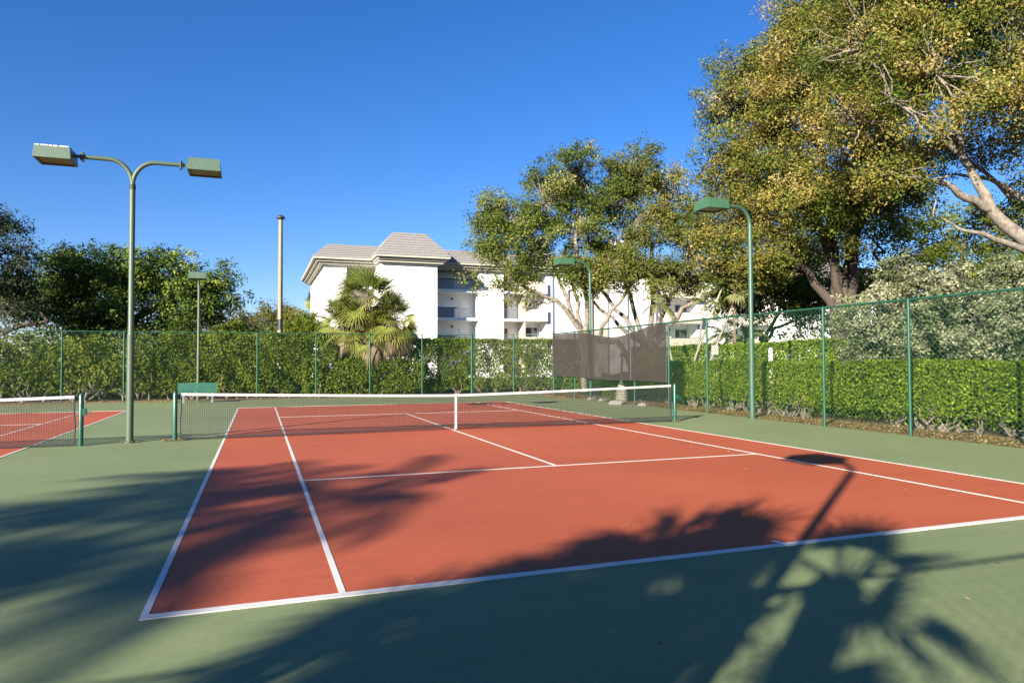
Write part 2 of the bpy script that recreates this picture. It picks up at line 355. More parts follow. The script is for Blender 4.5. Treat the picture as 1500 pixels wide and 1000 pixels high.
def light_pole(base, H, arms, label, pm, hm, group='court flood light poles', r0=.075, r1=.06, arm_len=1.65, worn=False, drop=.55, bs=(.37,.37,.28)):
    b = Vector(base); root = empty('light_pole', b, label, 'light pole', group)
    p = MB(); p.tube([b, b + Vector((0,0,H*.38))], [r0, r0], 14)
    p.tube([b + Vector((0,0,H*.38)), b + Vector((0,0,H*.38+.05)), b + Vector((0,0,H-drop))], [r0*.97, r1, r1], 14)
    p.build('pole', pm, root)
    bp_ = MB(); bp_.tube([b, b + Vector((0,0,.025))], r0*1.7, 12)
    for k in range(4):
        an = math.pi/4 + k*math.pi/2; q = b + Vector((math.cos(an), math.sin(an), 0))*r0*1.4
        bp_.tube([q + Vector((0,0,.02)), q + Vector((0,0,.05))], .012, 6)
    bp_.build('base_plate', pm, root)
    for i, d in enumerate(arms):
        d = Vector(d); pts = []
        rad_ = drop
        for k in range(9):
            a = k/8*math.pi/2; pts.append(b + Vector((0,0,H-drop)) + d*(rad_*.85*(1-math.cos(a))) + Vector((0,0,rad_*math.sin(a))))
        end = arm_len - bs[0] - .16
        if end > rad_*.85 + .02: pts.append(b + d*end + Vector((0,0,H)))
        a_ = MB(); a_.tube(pts, r1*.82, 12); a_.tube([b + Vector((0,0,H-drop-.09)), b + Vector((0,0,H-drop+.02))], r1*1.12, 12)
        ao = a_.build('arm', pm, root)
        e = pts[-1]; sd = Vector((-d.y, d.x, 0)); f_ = MB()
        f_.obox(e, d*.012, sd*.085, Vector((0,0,.1))); f_.obox(e + d*.035, d*.01, sd*.06, Vector((0,0,.075)))
        f_.obox(e + d*.1, d*.07, sd*.022, Vector((0,0,.035)))
        f_.build('bracket', pm, ao)
        lamp_box(b + d*arm_len + Vector((0,0,H - .02)), root, hm, worn and i == 0, *bs)
    return root

light_pole((-7.40, .19, 0), 6.26, [(-1,0,0), (1,0,0)], 'tall olive green pole between the two courts carrying two flood light boxes', M['pole_olive'], M['housing'], worn=True, arm_len=1.48, bs=(.35,.35,.27))
light_pole((9.36, .27, 0), 6.42, [(-1,0,0)], 'green single flood light pole in the right fence, nearest and tallest in view there', M['pole'], M['bright_housing'], arm_len=1.38, r0=.085, r1=.07)
light_pole((9.62, 11.8, 0), 6.3, [(-1,0,0)], 'green single flood light pole rising behind the grey windscreen', M['pole'], M['bright_housing'], arm_len=1.3, r0=.08, r1=.07)
light_pole((-7.35, 18.02, 0), 5.7, [(0,-1,0)], 'slim green flood light pole behind the bench at the far left fence', M['pole_olive'], M['housing'], arm_len=.72, drop=.3, r0=.07, r1=.06)
light_pole((-7.6, -18.2, 0), 5.95, [(0,1,0)], 'green flood light pole behind the photographer, seen only by its shadow', M['pole_olive'], M['housing'], arm_len=.9, drop=.4)

# ------------------------------------------------------------------ chain link fences
def chain_fence(pts, H, label, step=2.65, thick=(), skip=(), dia=.085, mesh=True, wr=.0013, posts=None, rail_r=.022):
    root = empty('chain_link_fence', (*pts[0], 0), label, 'fence', 'green chain-link fences round the courts')
    first = True
    for si, (a, b_) in enumerate(zip(pts[:-1], pts[1:])):
        A = Vector((*a, 0)); Bv = Vector((*b_, 0)); d = Bv - A; Ln = d.length; d /= Ln
        ss = posts[si] if posts else list(np.arange(0, Ln + .01, step))
        for s_ in ss:
            if any(abs(s_ - k) < .3 for k in skip): continue
            p = A + d*s_; big = any(abs(s_ - k) < .3 for k in thick)
            r = .055 if big else .038
            q = MB(); q.tube([p, p + Vector((0,0,H + (.06 if big else .01)))], r, 10); q.tube([p + Vector((0,0,H+(.06 if big else .01))), p + Vector((0,0,H+(.1 if big else .04)))], [r*1.05, r*.4], 10)
            q.build('post', M['fence'], root)
        q = MB(); q.tube([A + Vector((0,0,H)), Bv + Vector((0,0,H))], rail_r, 8)
        q.build('top_rail', M['fence'], root)
        if mesh:
            # diagonal wires, woven pair of directions, on the court side of the posts
            off = Vector((0,0,0)); h = H - .03; z0 = .03; hh = h - z0
            ts = np.arange(-hh, Ln, dia)
            arr = []
            for sg in (1, -1):
                for t0 in ts:
                    s0, s1 = t0, t0 + hh; za, zb = 0., hh
                    if s0 < 0: za = -s0; s0 = 0.
                    if s1 > Ln: zb -= (s1 - Ln); s1 = Ln
                    if zb <= za: continue
                    if sg < 0: za, zb = hh - za, hh - zb
                    pa = np.array(A + d*s0) + [0,0,z0+za]; pb = np.array(A + d*s1) + [0,0,z0+zb]
                    ax = (pb-pa); ax /= np.linalg.norm(ax); nr = np.array([-d.y, d.x, 0]); sd = np.cross(ax, nr)
                    o_ = nr * (.0015*sg)
                    c = [(-1,-1),(1,-1),(1,1),(-1,1)]
                    P = [pa + o_ + nr*i*wr + sd*j*wr for i,j in c]; Q = [pb + o_ + nr*i*wr + sd*j*wr for i,j in c]
                    for k in range(4):
                        arr.append([P[k], P[(k+1)%4], Q[(k+1)%4], Q[k]])
            mb = MB(); mb.quads(np.array(arr)); mb.build('wire_mesh', M['wire'], root)
    return root
FH = 3.16
XR = 9.45
chain_fence([(XR, 15.7), (XR, -18.2)], FH, 'green chain-link fence along the right side of the court, before the clipped hedge',
            posts=[[0, 2.55, 8.2, 10.7, 13.05, 18.22, 20.84, 23.5, 26.2, 28.9, 31.5, 33.9]], thick=[0, 33.9], wr=.0038, rail_r=.028, dia=.125)
chain_fence([(5.85, 18.1), (7.75, 17.0), (XR, 15.7)], FH, 'short angled run of green chain-link fence at the far right court corner', posts=[[0], [0]], thick=[])
chain_fence([(-27, 18.1), (5.85, 18.1)], FH, 'long green chain-link fence across the back of both courts, before the tall hedge',
            posts=[[3.9 + 0, 6.55, 9.25, 11.9, 14.2, 16.6, 22.2, 24.9, 27.5, 30.15, 32.8]], thick=[32.8])
chain_fence([(-27, -18.2), (XR, -18.2)], FH, 'green chain-link fence right behind the photographer, seen by the shadow of its rail', posts=[[0,2.9,5.5,8.2,10.8,13.5,16.1,24.7,27.4,30,32.7,35.3]], dia=.17)

# ------------------------------------------------------------------ windscreen
scr = empty('windscreen', (XR - .07, 10.7, 0), 'grey-brown see-through windscreen sagging on the right fence behind the net', 'windscreen')
ya, yb, nx, nz = 15.6, 5.05, 60, 14
ztop0, zbot0 = 3.10, 1.10
verts = []; faces = []
for i in range(nx+1):
    f = i/nx; y = ya + (yb-ya)*f
    zt = 3.12
    g1 = math.exp(-((f-.62)/.22)**2)             # sag between tied points
    zt -= .34*g1*(1 if f < .8 else max(0, 1-(f-.8)/.12)) 
    zb = 1.02 - .07*f + .03*math.sin(f*9)
    for j in range(nz+1):
        h = j/nz; z = zb + (zt-zb)*h
        x = XR - .06 - .035*math.sin(f*23 + h*3)*h - .05*g1*h*math.sin(f*60+h*5)*.5
        verts.append((x, y, z))
for i in range(nx):
    for j in range(nz):
        a = i*(nz+1)+j; faces.append((a, a+nz+1, a+nz+2, a+1))
mb = MB(); mb.add(verts, faces, 0, True); mb.build('cloth', M['screen'], scr)
mb = MB(); hem = [verts[i*(nz+1)] for i in range(nx+1)]; mb.tube([(x-.004,y,z) for x,y,z in hem], .014, 5)
mb.tube([(x-.004,y,z) for x,y,z in verts[:nz+1]], .014, 5); mb.tube([(x-.004,y,z) for x,y,z in verts[-(nz+1):]], .02, 5)
k = 45; mb.tube([(x-.006,y,z) for x,y,z in verts[k*(nz+1):(k+1)*(nz+1)]], .03, 5)
mb.build('hem', M['dark'], scr)

# ------------------------------------------------------------------ bench
bn = empty('park_bench', (-7.25, 16.6, 0), 'green slatted bench with pale legs before the back fence', 'bench', rz=R(8))
def bb(name, lst, m):
    q = MB()
    for b_ in lst: q.box(*b_)
    o = q.build(name, m); o.parent = bn; return o
bb('backrest', [(-.8,.8,.2+.012*k,.225+.012*k,.47+.082*k,.47+.082*k+.066) for k in range(5)] + [(x-.02,x+.02,.235,.26,.4,.86) for x in (-.55,0,.55)], M['bench'])
bb('seat', [(-.8,.8,-.26+.09*k,-.26+.09*k+.075,.43,.455) for k in range(5)], M['bench'])
for x in (-.58, .58):
    bb('leg', [(x-.03,x+.03,-.24,-.18,0,.425), (x-.03,x+.03,.16,.195,0,.425), (x-.03,x+.03,-.18,.16,.38,.425)], M['benchleg'])

# ------------------------------------------------------------------ foliage machinery
def leaf_quads(c, nrm, L, W, rng):
    """rhombic leaves: centres c (N,3), normals nrm (N,3), lengths L, widths W"""
    N_ = len(c); r = rng.normal(size=(N_,3)); a = np.cross(nrm, r); a /= np.linalg.norm(a, axis=1)[:,None] + 1e-9
    b_ = np.cross(nrm, a); L = L[:,None]; W = W[:,None]; k = rng.uniform(-.12,.12,(N_,1))
    return np.stack([c - a*L/2, c + b_*W/2 + a*L*k, c + a*L/2, c - b_*W/2 + a*L*k], 1)

def rand_unit(n, rng):
    v = rng.normal(size=(n,3)); return v/np.linalg.norm(v, axis=1)[:,None]

def crown(blobs, nclump, per, cr, size, rng, shell=.5, hue=.35, up=.5, flat=.8, aspect=.55, tone=0., spray=9):
    """blobs: (centre, (rx,ry,rz)[, tone]). returns quads, rnd, clump centres"""
    vol = np.array([b_[1][0]*b_[1][1]*b_[1][2] for b_ in blobs])**.75; vol /= vol.sum()
    bi = rng.choice(len(blobs), nclump, p=vol)
    C_ = np.array([list(b_[0]) for b_ in blobs])[bi]; Rr = np.array([b_[1] for b_ in blobs])[bi]
    bt = np.array([b_[2] if len(b_) > 2 else 0. for b_ in blobs])[bi]
    d = rand_unit(nclump, rng); rad = shell + (1-shell)*rng.random(nclump)**.6
    inner = rng.random(nclump) < .22; rad[inner] = rng.random(inner.sum())*shell + .1
    cc = C_ + d*Rr*rad[:,None]
    ns = max(4, nclump//spray); sj = rng.integers(0, ns, nclump)          # gather the clumps into sprays
    cc = cc[sj] + rand_unit(nclump, rng)*(rng.random(nclump)**.5*cr*2.1)[:,None]*np.array([1,1,.72]); bt = bt[sj]; d = d[sj]
    sc = rng.uniform(.65, 1.25, nclump)*cr
    n = rng.poisson(per, nclump); idx = np.repeat(np.arange(nclump), n); N_ = len(idx)
    off = rng.normal(size=(N_,3)); off *= (rng.random(N_)**(1/2.2)/np.linalg.norm(off,axis=1))[:,None]
    off[:,2] *= flat
    p = cc[idx] + off*sc[idx][:,None]
    nr = off/ (np.linalg.norm(off,axis=1)[:,None]+1e-9)*.6 + d[idx]*.3 + rand_unit(N_, rng)*.9 + np.array([0,0,up]); nr /= np.linalg.norm(nr,axis=1)[:,None]
    L_ = size*rng.uniform(.6, 1.45, N_); W_ = L_*aspect*rng.uniform(.8,1.2,N_)
    hs_ = rng.normal(0, hue*.5, ns); hc = hs_[sj] + rng.normal(0, hue*.2, nclump)
    rnd = np.clip(.45 + tone + bt[idx] + hc[idx] + rng.normal(0, .18, N_), 0, 1)
    return leaf_quads(p, nr, L_, W_, rng), rnd, cc

def wiggle(a, b_, n, amp, rng, sag=0.):
    a = np.array(a, float); b_ = np.array(b_, float); t_ = np.linspace(0,1,n)[:,None]
    p = a + (b_-a)*t_; j = rng.normal(0, amp*np.linalg.norm(b_-a), (n,3)); j[0] = 0; j[-1] = 0
    p = p + j*np.sin(math.pi*t_); p[:,2] += (sag*np.sin(math.pi*t_[:,0]))*np.linalg.norm(b_-a)
    return [tuple(q) for q in p]

def tree(label, cat, name, base, forks, blobs, m_leaf, m_bark, nclump, per, cr, size, r0=.3, twigs=120, twr=.02, group=None, seed=1, limbs=None, extra=None, **kw):
    """forks: list of trunks, each a list of points from the base; blobs hang on the nearest trunk tip"""
    rng = np.random.default_rng(seed); root = empty(name, base, label, cat, group)
    tk = MB(); tips = []
    for k, f in enumerate(forks):
        pts = [tuple(base)] + [tuple(p) for p in f]
        n = len(pts); dense = []
        for a, b_ in zip(pts[:-1], pts[1:]): dense += wiggle(a, b_, 5, .03, rng)[:-1]
        dense.append(pts[-1]); rr = r0*(1 if k == 0 else .8)
        tk.tube(dense, list(np.linspace(rr, rr*.42, len(dense))), 9)
        tips.append((np.array(pts[-1]), rr*.42)); tips.append((np.array(pts[len(pts)//2]), rr*.6))
    q, rnd, cc = crown(blobs, nclump, per, cr, size, rng, **kw)
    if limbs != 0:
        for b_ in blobs:
            bc = np.array(list(b_[0])); i = min(range(len(tips)), key=lambda i: np.linalg.norm(tips[i][0]-bc))
            tk.tube(wiggle(tips[i][0], bc, 8, .06, rng, .05), list(np.linspace(tips[i][1], tips[i][1]*.35, 8)), 7)
    bcs = np.array([list(b_[0]) for b_ in blobs])
    for k in rng.choice(len(cc), min(twigs, len(cc)), replace=False):
        j = np.argmin(np.linalg.norm(bcs - cc[k], axis=1)); a = bcs[j] + (cc[k]-bcs[j])*rng.uniform(0,.35)
        tk.tube(wiggle(a, cc[k], 5, .07, rng, .04), list(np.linspace(twr, twr*.3, 5)), 4, cap=False)
    if extra: extra(tk, rng)
    tk.build('trunk', m_bark, root)
    mb = MB(); mb.quads(q, rnd); mb.build('crown', m_leaf, root)
    return root

def hedge(label, x0, x1, y0, y1, h, m_leaf, seed, n, size, z0=.25, bulge=.12, holes=0., stems=20, group=None, hvar=.05, axis='x', name='hedge', sm=None, ragged=0.):
    """clipped hedge: leaves in a lumpy shell on top and faces plus a thinner interior; crooked stems below"""
    rng = np.random.default_rng(seed); root = empty(name, ((x0+x1)/2, (y0+y1)/2, 0), label, 'hedge', group)
    lx, ly = x1-x0, y1-y0
    nf = lambda x, y, k: math.sin(x*k*1.7+seed)*math.cos(y*k*1.3+seed*2)
    # choose faces by area
    A = np.array([lx*h, lx*h*.6, ly*h, ly*h*(.6 if ly > lx else 1), lx*ly*1.3, lx*ly*h*.5]); A /= A.sum()
    cnt = (A*n).astype(int); P = []; Nn = []
    for k, c in enumerate(cnt):
        u, v = rng.random(c), rng.random(c); dep = np.abs(rng.normal(0, .11, c))
        zz = z0 + (h-z0)*v
        if k == 0: p = np.stack([x0+lx*u, y0+dep, zz],1); nn = (0,-1,.3)
        elif k == 1: p = np.stack([x0+lx*u, y1-dep, zz],1); nn = (0,1,.3)
        elif k == 2: p = np.stack([x0+dep, y0+ly*u, zz],1); nn = (-1,0,.3)
        elif k == 3: p = np.stack([x1-dep, y0+ly*u, zz],1); nn = (1,0,.3)
        elif k == 4: p = np.stack([x0+lx*u, y0+ly*v, h-dep],1); nn = (0,0,1)
        else: p = np.stack([x0+lx*u, y0+ly*v, z0+(h-z0)*rng.random(c)],1); nn = (0,-.3,.6)
        P.append(p); Nn.append(np.tile(nn, (c,1)))
    P = np.concatenate(P); Nn = np.concatenate(Nn).astype(float)
    s1 = np.sin(P[:,0]*2.1+seed) * np.cos(P[:,1]*2.3+P[:,2]*2.7) + .6*np.sin(P[:,0]*5.3+P[:,2]*4.1+seed)*np.cos(P[:,1]*4.7+1)
    P[:,:2] += Nn[:,:2]*(bulge*s1)[:,None]*.8
    P[:,2] += (np.sin(P[:,0]*1.3+seed)*np.cos(P[:,1]*.9)*hvar + .5*hvar*np.sin(P[:,0]*4.1)*np.cos(P[:,1]*3.7+seed))*(P[:,2]/h)
    sh = rng.random(len(P)) < .02*(P[:,2] > h*.85); P[:,2] += sh*rng.exponential(.09, len(P))
    # lower edge is ragged: lift it in lobes
    low = z0 + .2*(.5+.5*np.sin(P[:,0]*3.1+P[:,1]*2.9+seed)) + .15*np.sin(P[:,1]*7+P[:,0]*6)
    keep = (P[:,2] > low) | (rng.random(len(P)) < .12)
    if holes:
        hn = np.sin(P[:,0]*3.3+seed)*np.sin(P[:,2]*4.1+P[:,0]*1.7+1) + .7*np.sin(P[:,0]*7.9+2)*np.sin(P[:,2]*8.3+P[:,0]*2) + .35*(h*.62-P[:,2])/h
        keep &= ~((hn > 1.0-holes) & (rng.random(len(P)) < .93))
    if ragged:
        top = h - ragged*(.5+.5*np.sin(P[:,0]*1.9+seed*3)*np.sin(P[:,0]*4.7+1)); keep &= P[:,2] < top + rng.normal(0,.08,len(P))
    P = P[keep]; Nn = Nn[keep]; N_ = len(P)
    nr = Nn*.55 + rand_unit(N_, rng)*.8 + [0,0,.35]; nr /= np.linalg.norm(nr,axis=1)[:,None]
    L_ = size*rng.uniform(.65,1.35,N_)
    rnd = np.clip(.45 + .12*np.sin(P[:,0]*1.1+seed)*np.cos(P[:,1]*1.3) + .1*np.sin(P[:,0]*3+P[:,1]*4+P[:,2]*3) + rng.normal(0,.2,N_), 0, 1)
    q = leaf_quads(P, nr, L_, L_*.62, rng); mb = MB(); mb.quads(q, rnd)
    mb.build('foliage', m_leaf, root)
    for k in range(stems):
        st = MB()
        x = rng.uniform(x0+.15, x1-.15); y = rng.uniform(y0+.12, min(y1, y0+.6)) if lx > ly else rng.uniform(y0+.15, y1-.15)
        if lx <= ly: x = rng.uniform(x0+.12, x0+.5)
        b0 = np.array([x, y, -.02])
        for j in range(rng.integers(2,5)):
            e = b0 + np.array([rng.normal(0,.35), rng.normal(0,.25 if lx > ly else .35), rng.uniform(.35, h*.42 if h < 2 else 1.5)])
            e[0] = np.clip(e[0], x0+.05, x1-.05); e[1] = np.clip(e[1], y0+.04, y1-.04)
            st.tube(wiggle(b0, e, 6, .1, rng), list(np.linspace(rng.uniform(.03,.05), .01, 6)), 6, cap=False)
        st.tube([tuple(b0), tuple(b0+[0,0,.18])], [.085,.045], 7, cap=False)
        st.build('stem', sm or M['bark'], root)
    return root

def fan_palm(label, base, H, r, seed, nf=34, leaf=None, dead=0, lean=(0,0), group=None, tr=.17, nl=22, name='fan_palm', nseg=3, lw=.03):
    rng = np.random.default_rng(seed); root = empty(name, base, label, 'palm tree', group); b0 = np.array(base, float)
    top = b0 + [lean[0], lean[1], H]
    tk = MB(); tk.tube(wiggle(b0, top, 7, .012, rng), [tr*1.2, tr, tr*.95, tr, tr*.95, tr, tr*1.15], 10)
    for k in range(40):                       # cut leaf bases
        zz = rng.uniform(.45, 1.)*H; an = rng.uniform(0, 6.28); p = b0 + (top-b0)*(zz/H)
        d = np.array([math.cos(an), math.sin(an), .8]); tk.tube([tuple(p+d*tr*.6), tuple(p+d*(tr*.6+.14))], [.035,.012], 4, cap=False)
    tk.build('trunk', M['palmtrunk'], root)
    def frond(mb, an, el, pl, fl, kind, att, petm):
        d = np.array([math.cos(an)*math.cos(el), math.sin(an)*math.cos(el), math.sin(el)])
        hub = top + d*pl; hub[2] -= pl*.22*math.cos(el)
        mid = top + d*pl*.5
        petm.tube([tuple(top + d*.05), tuple(mid), tuple(hub)], [.022,.016,.012], 4, cap=False)
        ax = hub - mid; ax /= np.linalg.norm(ax); side = np.cross(ax, [0,0,1]); side /= np.linalg.norm(side)+1e-6
        roll = rng.normal(0,.5); upv = np.cross(side, ax); side = side*math.cos(roll) + upv*math.sin(roll); upv = np.cross(side, ax)
        qs = []; at_ = []
        for i in range(nl):
            t_ = (i/(nl-1)-.5)*2; a = t_*2.0*(1 if kind == 0 else .5)
            dr = ax*math.cos(a) + side*math.sin(a) + upv*.12*abs(math.sin(a*1.5)); ln_ = fl*(1-.28*abs(t_))*rng.uniform(.85,1.1)
            wv = np.cross(dr, upv); wv /= np.linalg.norm(wv)+1e-6; w0 = lw*fl/.8
            p = hub.copy(); prev = None; dd = dr.copy()
            for s in range(nseg):
                q_ = p + dd*ln_/nseg; wa = w0*(.5,1.,.8,.45)[s]; wb = w0*(1.,.8,.45,.02)[s] if s < nseg-1 else w0*.05
                qs.append([p-wv*wa, p+wv*wa, q_+wv*wb, q_-wv*wb]); at_.append(att + rng.normal(0,.08))
                p = q_; dd = dd*1.0 + np.array([0,0,-(.22 if kind == 0 else 1.2)*(s+.3)]); dd /= np.linalg.norm(dd)
        mb.quads(np.array(qs), np.clip(at_,0,1))
    lv = MB(); pm = MB()
    for k in range(nf):
        f = k/nf; el = 1.35 - 2.15*f**.9 + rng.normal(0,.1); an = k*2.4 + rng.normal(0,.2)
        frond(lv, an, el, r*rng.uniform(.45,.62), r*rng.uniform(.5,.62), 0, .2 + .65*f + rng.normal(0,.1), pm)
    lv.build('crown', leaf or M['l_palm'], root); 
    if dead:
        dv = MB()
        for k in range(dead):
            frond(dv, rng.uniform(0,6.28), rng.uniform(-1.35,-.75), r*rng.uniform(.3,.55), r*rng.uniform(.5,.85), 1, rng.uniform(.1,.9), pm)
        dv.build('dead_skirt', M['l_dead'], root)
    pm.build('petiole', M['l_palmy'] if not dead else M['cane'], root)
    return root

def feather_palm(label, base, H, r, seed, nf=14, leaf=None, lean=(0,0), group=None, tr=.05, curve=.3, bark=None, name='feather_palm', nl=26, width=.05, droop=1.2, stems=None):
    rng = np.random.default_rng(seed); root = empty(name, base, label, 'palm tree', group); b0 = np.array(base, float)
    for (lx_, ly_, hh, dx, dy) in (stems or [(lean[0], lean[1], H, 0, 0)]):
        lv = MB(); tk = MB(); rch = MB()
        s0 = b0 + [dx, dy, 0]; top = b0 + [dx+lx_, dy+ly_, hh]; t_ = np.linspace(0,1,10)[:,None]
        bend = (t_**1.6)
        pts = s0*(1-t_) + top*t_; pts[:,:2] = s0[:2] + (top-s0)[:2]*(bend*curve + t_*(1-curve)); tk.tube([tuple(p) for p in pts], list(np.linspace(tr*1.15, tr*.8, 10)), 8)
        for k in range(nf):
            el = rng.uniform(-.1, 1.25); an = k*2.4 + rng.normal(0,.3); ln_ = r*rng.uniform(.8,1.1)
            d = np.array([math.cos(an)*math.cos(el), math.sin(an)*math.cos(el), math.sin(el)]); p = top.copy(); P = [p]
            for s in range(10):
                p = p + d*ln_/10; P.append(p); d = d + np.array([0,0,-.10*droop]); d /= np.linalg.norm(d)
            P = np.array(P); rch.tube([tuple(q) for q in P], list(np.linspace(.02,.005,11)), 4, cap=False)
            qs = []; at_ = []; b_ = rng.uniform(0,1)*.5
            for i in range(nl):
                f = .12 + .88*i/nl; j = min(int(f*10), 9); q0 = P[j] + (P[j+1]-P[j])*(f*10-j); ax = P[j+1]-P[j]; ax /= np.linalg.norm(ax)
                sd = np.cross(ax, [0,0,1]); sd /= np.linalg.norm(sd)+1e-6
                for sg in (-1,1):
                    dr = sd*sg*.9 + ax*.55 + np.array([0,0,-.25+rng.normal(0,.12)]); dr /= np.linalg.norm(dr); l_ = ln_*.30*(1-abs(f-.45)*.9)
                    m1 = q0 + dr*l_*.5; e = q0 + dr*l_ + np.array([0,0,-l_*.22]); wv = ax*width*.5
                    qs.append([q0-wv*.5, q0+wv*.5, m1+wv, m1-wv]); qs.append([m1-wv, m1+wv, e+wv*.1, e-wv*.1]); at_ += [.3+b_+rng.normal(0,.1)]*2
            lv.quads(np.array(qs), np.clip(at_,0,1))
        tk.build('trunk', bark or M['cane'], root); lv.build('crown', leaf or M['l_palmy'], root); rch.build('frond_rib', M['l_palmy'], root)
    return root

# ------------------------------------------------------------------ hedges
hedge('clipped bright green waist-high hedge running behind the right fence', 10.75, 12.1, -19, 8.3, 1.74, M['l_hedge'], 3, 125000, .072, z0=.12, bulge=.1, stems=55, hvar=.035, holes=.12)
hedge('low rounded green bush under the left part of the windscreen', 10.5, 12.0, 10.2, 12.6, 1.15, M['l_hedge'], 8, 11000, .072, z0=.05, bulge=.15, stems=6, hvar=.15, name='bush')
hedge('trimmed taller green hedge standing behind the clipped hedge, in front of the building', 14.6, 16.2, -1.0, 17.2, 2.5, M['l_hedge'], 5, 80000, .095, z0=.1, bulge=.1, stems=14)
hedge('tall loose green hedge behind the back fence, from the palm to the windscreen', -.4, 12.8, 19.0, 20.6, 3.0, M['l_clusia'], 13, 80000, .105, z0=.2, bulge=.2, holes=.3, stems=34, hvar=.06)
hedge('tall leafy hedge behind the back fence between the bench and the fan palms', -9.2, -.9, 19.0, 20.6, 3.25, M['l_clusia'], 21, 50000, .115, z0=.25, bulge=.25, holes=.2, stems=26, hvar=.12, ragged=.25)
hedge('open, gappy hedge with crooked pale stems left of the bench behind the back fence', -21, -9.4, 19.0, 20.8, 3.05, M['l_clusia'], 34, 40000, .125, z0=.45, bulge=.3, holes=.62, stems=34, hvar=.15, ragged=.5, sm=M['palebark'])
hedge('dark leafy hedge beyond the left court and its fence', -33, -21.3, 19.5, 21.5, 3.0, M['l_clusia'], 35, 16000, .13, z0=.3, bulge=.3, holes=.3, stems=10, hvar=.2)

hedge('lower leafy hedge growth round the feet of the fan palms', -2.6, 3.4, 18.35, 19.15, 1.95, M['l_clusia'], 66, 17000, .115, z0=.15, bulge=.15, holes=.28, stems=10, hvar=.2, ragged=.35)
# ------------------------------------------------------------------ fallen leaves
def scatter(name, regions, n, size, z, label):
    q = []; A = np.array([(r_[1]-r_[0])*(r_[3]-r_[2])*r_[4] for r_ in regions]); A /= A.sum(); rn = []
    for r_, k in zip(regions, (A*n).astype(int)):
        P = np.stack([RNG.uniform(r_[0],r_[1],k), RNG.uniform(r_[2],r_[3],k), z + np.abs(RNG.normal(0,.008,k))],1)
        nr = rand_unit(k,RNG)*.35 + [0,0,1]; nr /= np.linalg.norm(nr,axis=1)[:,None]; L_ = size*RNG.uniform(.5,1.4,k)
        q.append(leaf_quads(P, nr, L_, L_*.6, RNG)); rn.append(RNG.random(k))
    mb = MB(); mb.quads(np.concatenate(q), np.concatenate(rn)); o = mb.build(name, M['litter']); tag(o, label, 'fallen leaves', kind='stuff'); return o
scatter('fallen_leaves', [(9.62,10.9,-18,16,6.),(10.9,12,-18,16,.5),(-20,9,18.36,19.6,.9),(8.3,9.62,12,16,1.2),(9.50,9.66,-12,12,2.5),(-15,-8,17.6,18.3,1.5),(-20,-13,16.5,18.3,.5),
        (-6.75,-6.3,.1,.4,6.),(6.45,6.85,.1,.4,4),(-7.6,-7.2,.0,.3,3)], 46000, .06, .022, 'dry brown and yellow leaves lying on the mulch along the fences')
scatter('court_litter', [(-9,9.4,-14,16,1.),(2.5,5,-7,-4.8,6.)], 260, .035, .012, 'a few small dry leaves scattered over the court paint')

# ------------------------------------------------------------------ pedestal, sign, posts, rocks
pd = empty('pedestal', at(911, 572, 30), 'pale rough concrete pedestal with slim post behind the windscreen', 'pedestal')
pb = Vector(pd.location); pb.z = 0; pd.location = pb
mb = MB(); mb.tube([pb, pb+Vector((0,0,.5)), pb+Vector((.02,0,.78))], [.26,.24,.17], 9); mb.build('base', M['pale'], pd)
mb = MB(); mb.tube([pb+Vector((-.03,0,.75)), pb+Vector((.0,0,1.5)), pb+Vector((.04,0,1.98))], [.07,.05,.045], 8)
mb.obox(pb+Vector((.1,0,2.02)), (.16,0,0), (0,.05,0), (0,0,.075)); mb.build('post', M['stucco'], pd)
sg_ = at(1047.5, 530, 28.5); sg_.z = 0
sg = empty('notice_sign', sg_, 'small blank pale notice sign on a thin post before the far hedge', 'sign')
mb = MB(); d_ = RT; 
mb.obox(sg_ + Vector((0,0,2.2)), tuple(d_*.135), (-.01*d_.y*-1,.01*d_.x,0), (0,0,.19)); mb.build('board', M['sign'], sg)
mb = MB(); mb.tube([sg_, sg_+Vector((0,.03,2.2))], .02, 8); mb.build('post', M['dark'], sg)
wp = at(1129, 530, 27); wp.z = 0
mb = MB(); mb.tube([wp, wp+Vector((0,0,2.2)), wp+Vector((0,0,2.26))], [.075,.075,.04], 10); o = mb.build('bollard', M['stucco']); tag(o, 'short white round post against the shaded far hedge', 'post')
for (px, py, D, s_) in ((885,566,31,.22),(868,569,32,.2),(905,567,28.5,.3),(942,575,27.5,.2)):
    p = at(px, py, D); p.z = .04; rng_ = random.Random(px); v = []; f = []
    mb = MB(); pts = []
    for i in range(5):
        for k in range(8):
            a = k/8*6.283; e = (i/4-.5)*2.9; rr = s_*math.cos(e)*rng_.uniform(.75,1.15)+.01
            pts.append((p.x+math.cos(a)*rr*1.3, p.y+math.sin(a)*rr, p.z+math.sin(e)*s_*.55))
    mb.add(pts, [(i*8+k, i*8+(k+1)%8, i*8+8+(k+1)%8, i*8+8+k) for i in range(4) for k in range(8)], 0, False)
    o = mb.build('rock', M['rock']); tag(o, {885:'pale grey rock at the foot of the rounded bush',868:'small flat rock leftmost of those under the windscreen',905:'largest grey rock, beside the concrete pedestal',942:'small rock on the mulch under the right end of the windscreen'}[px], 'rock', 'rocks in the mulch under the windscreen')

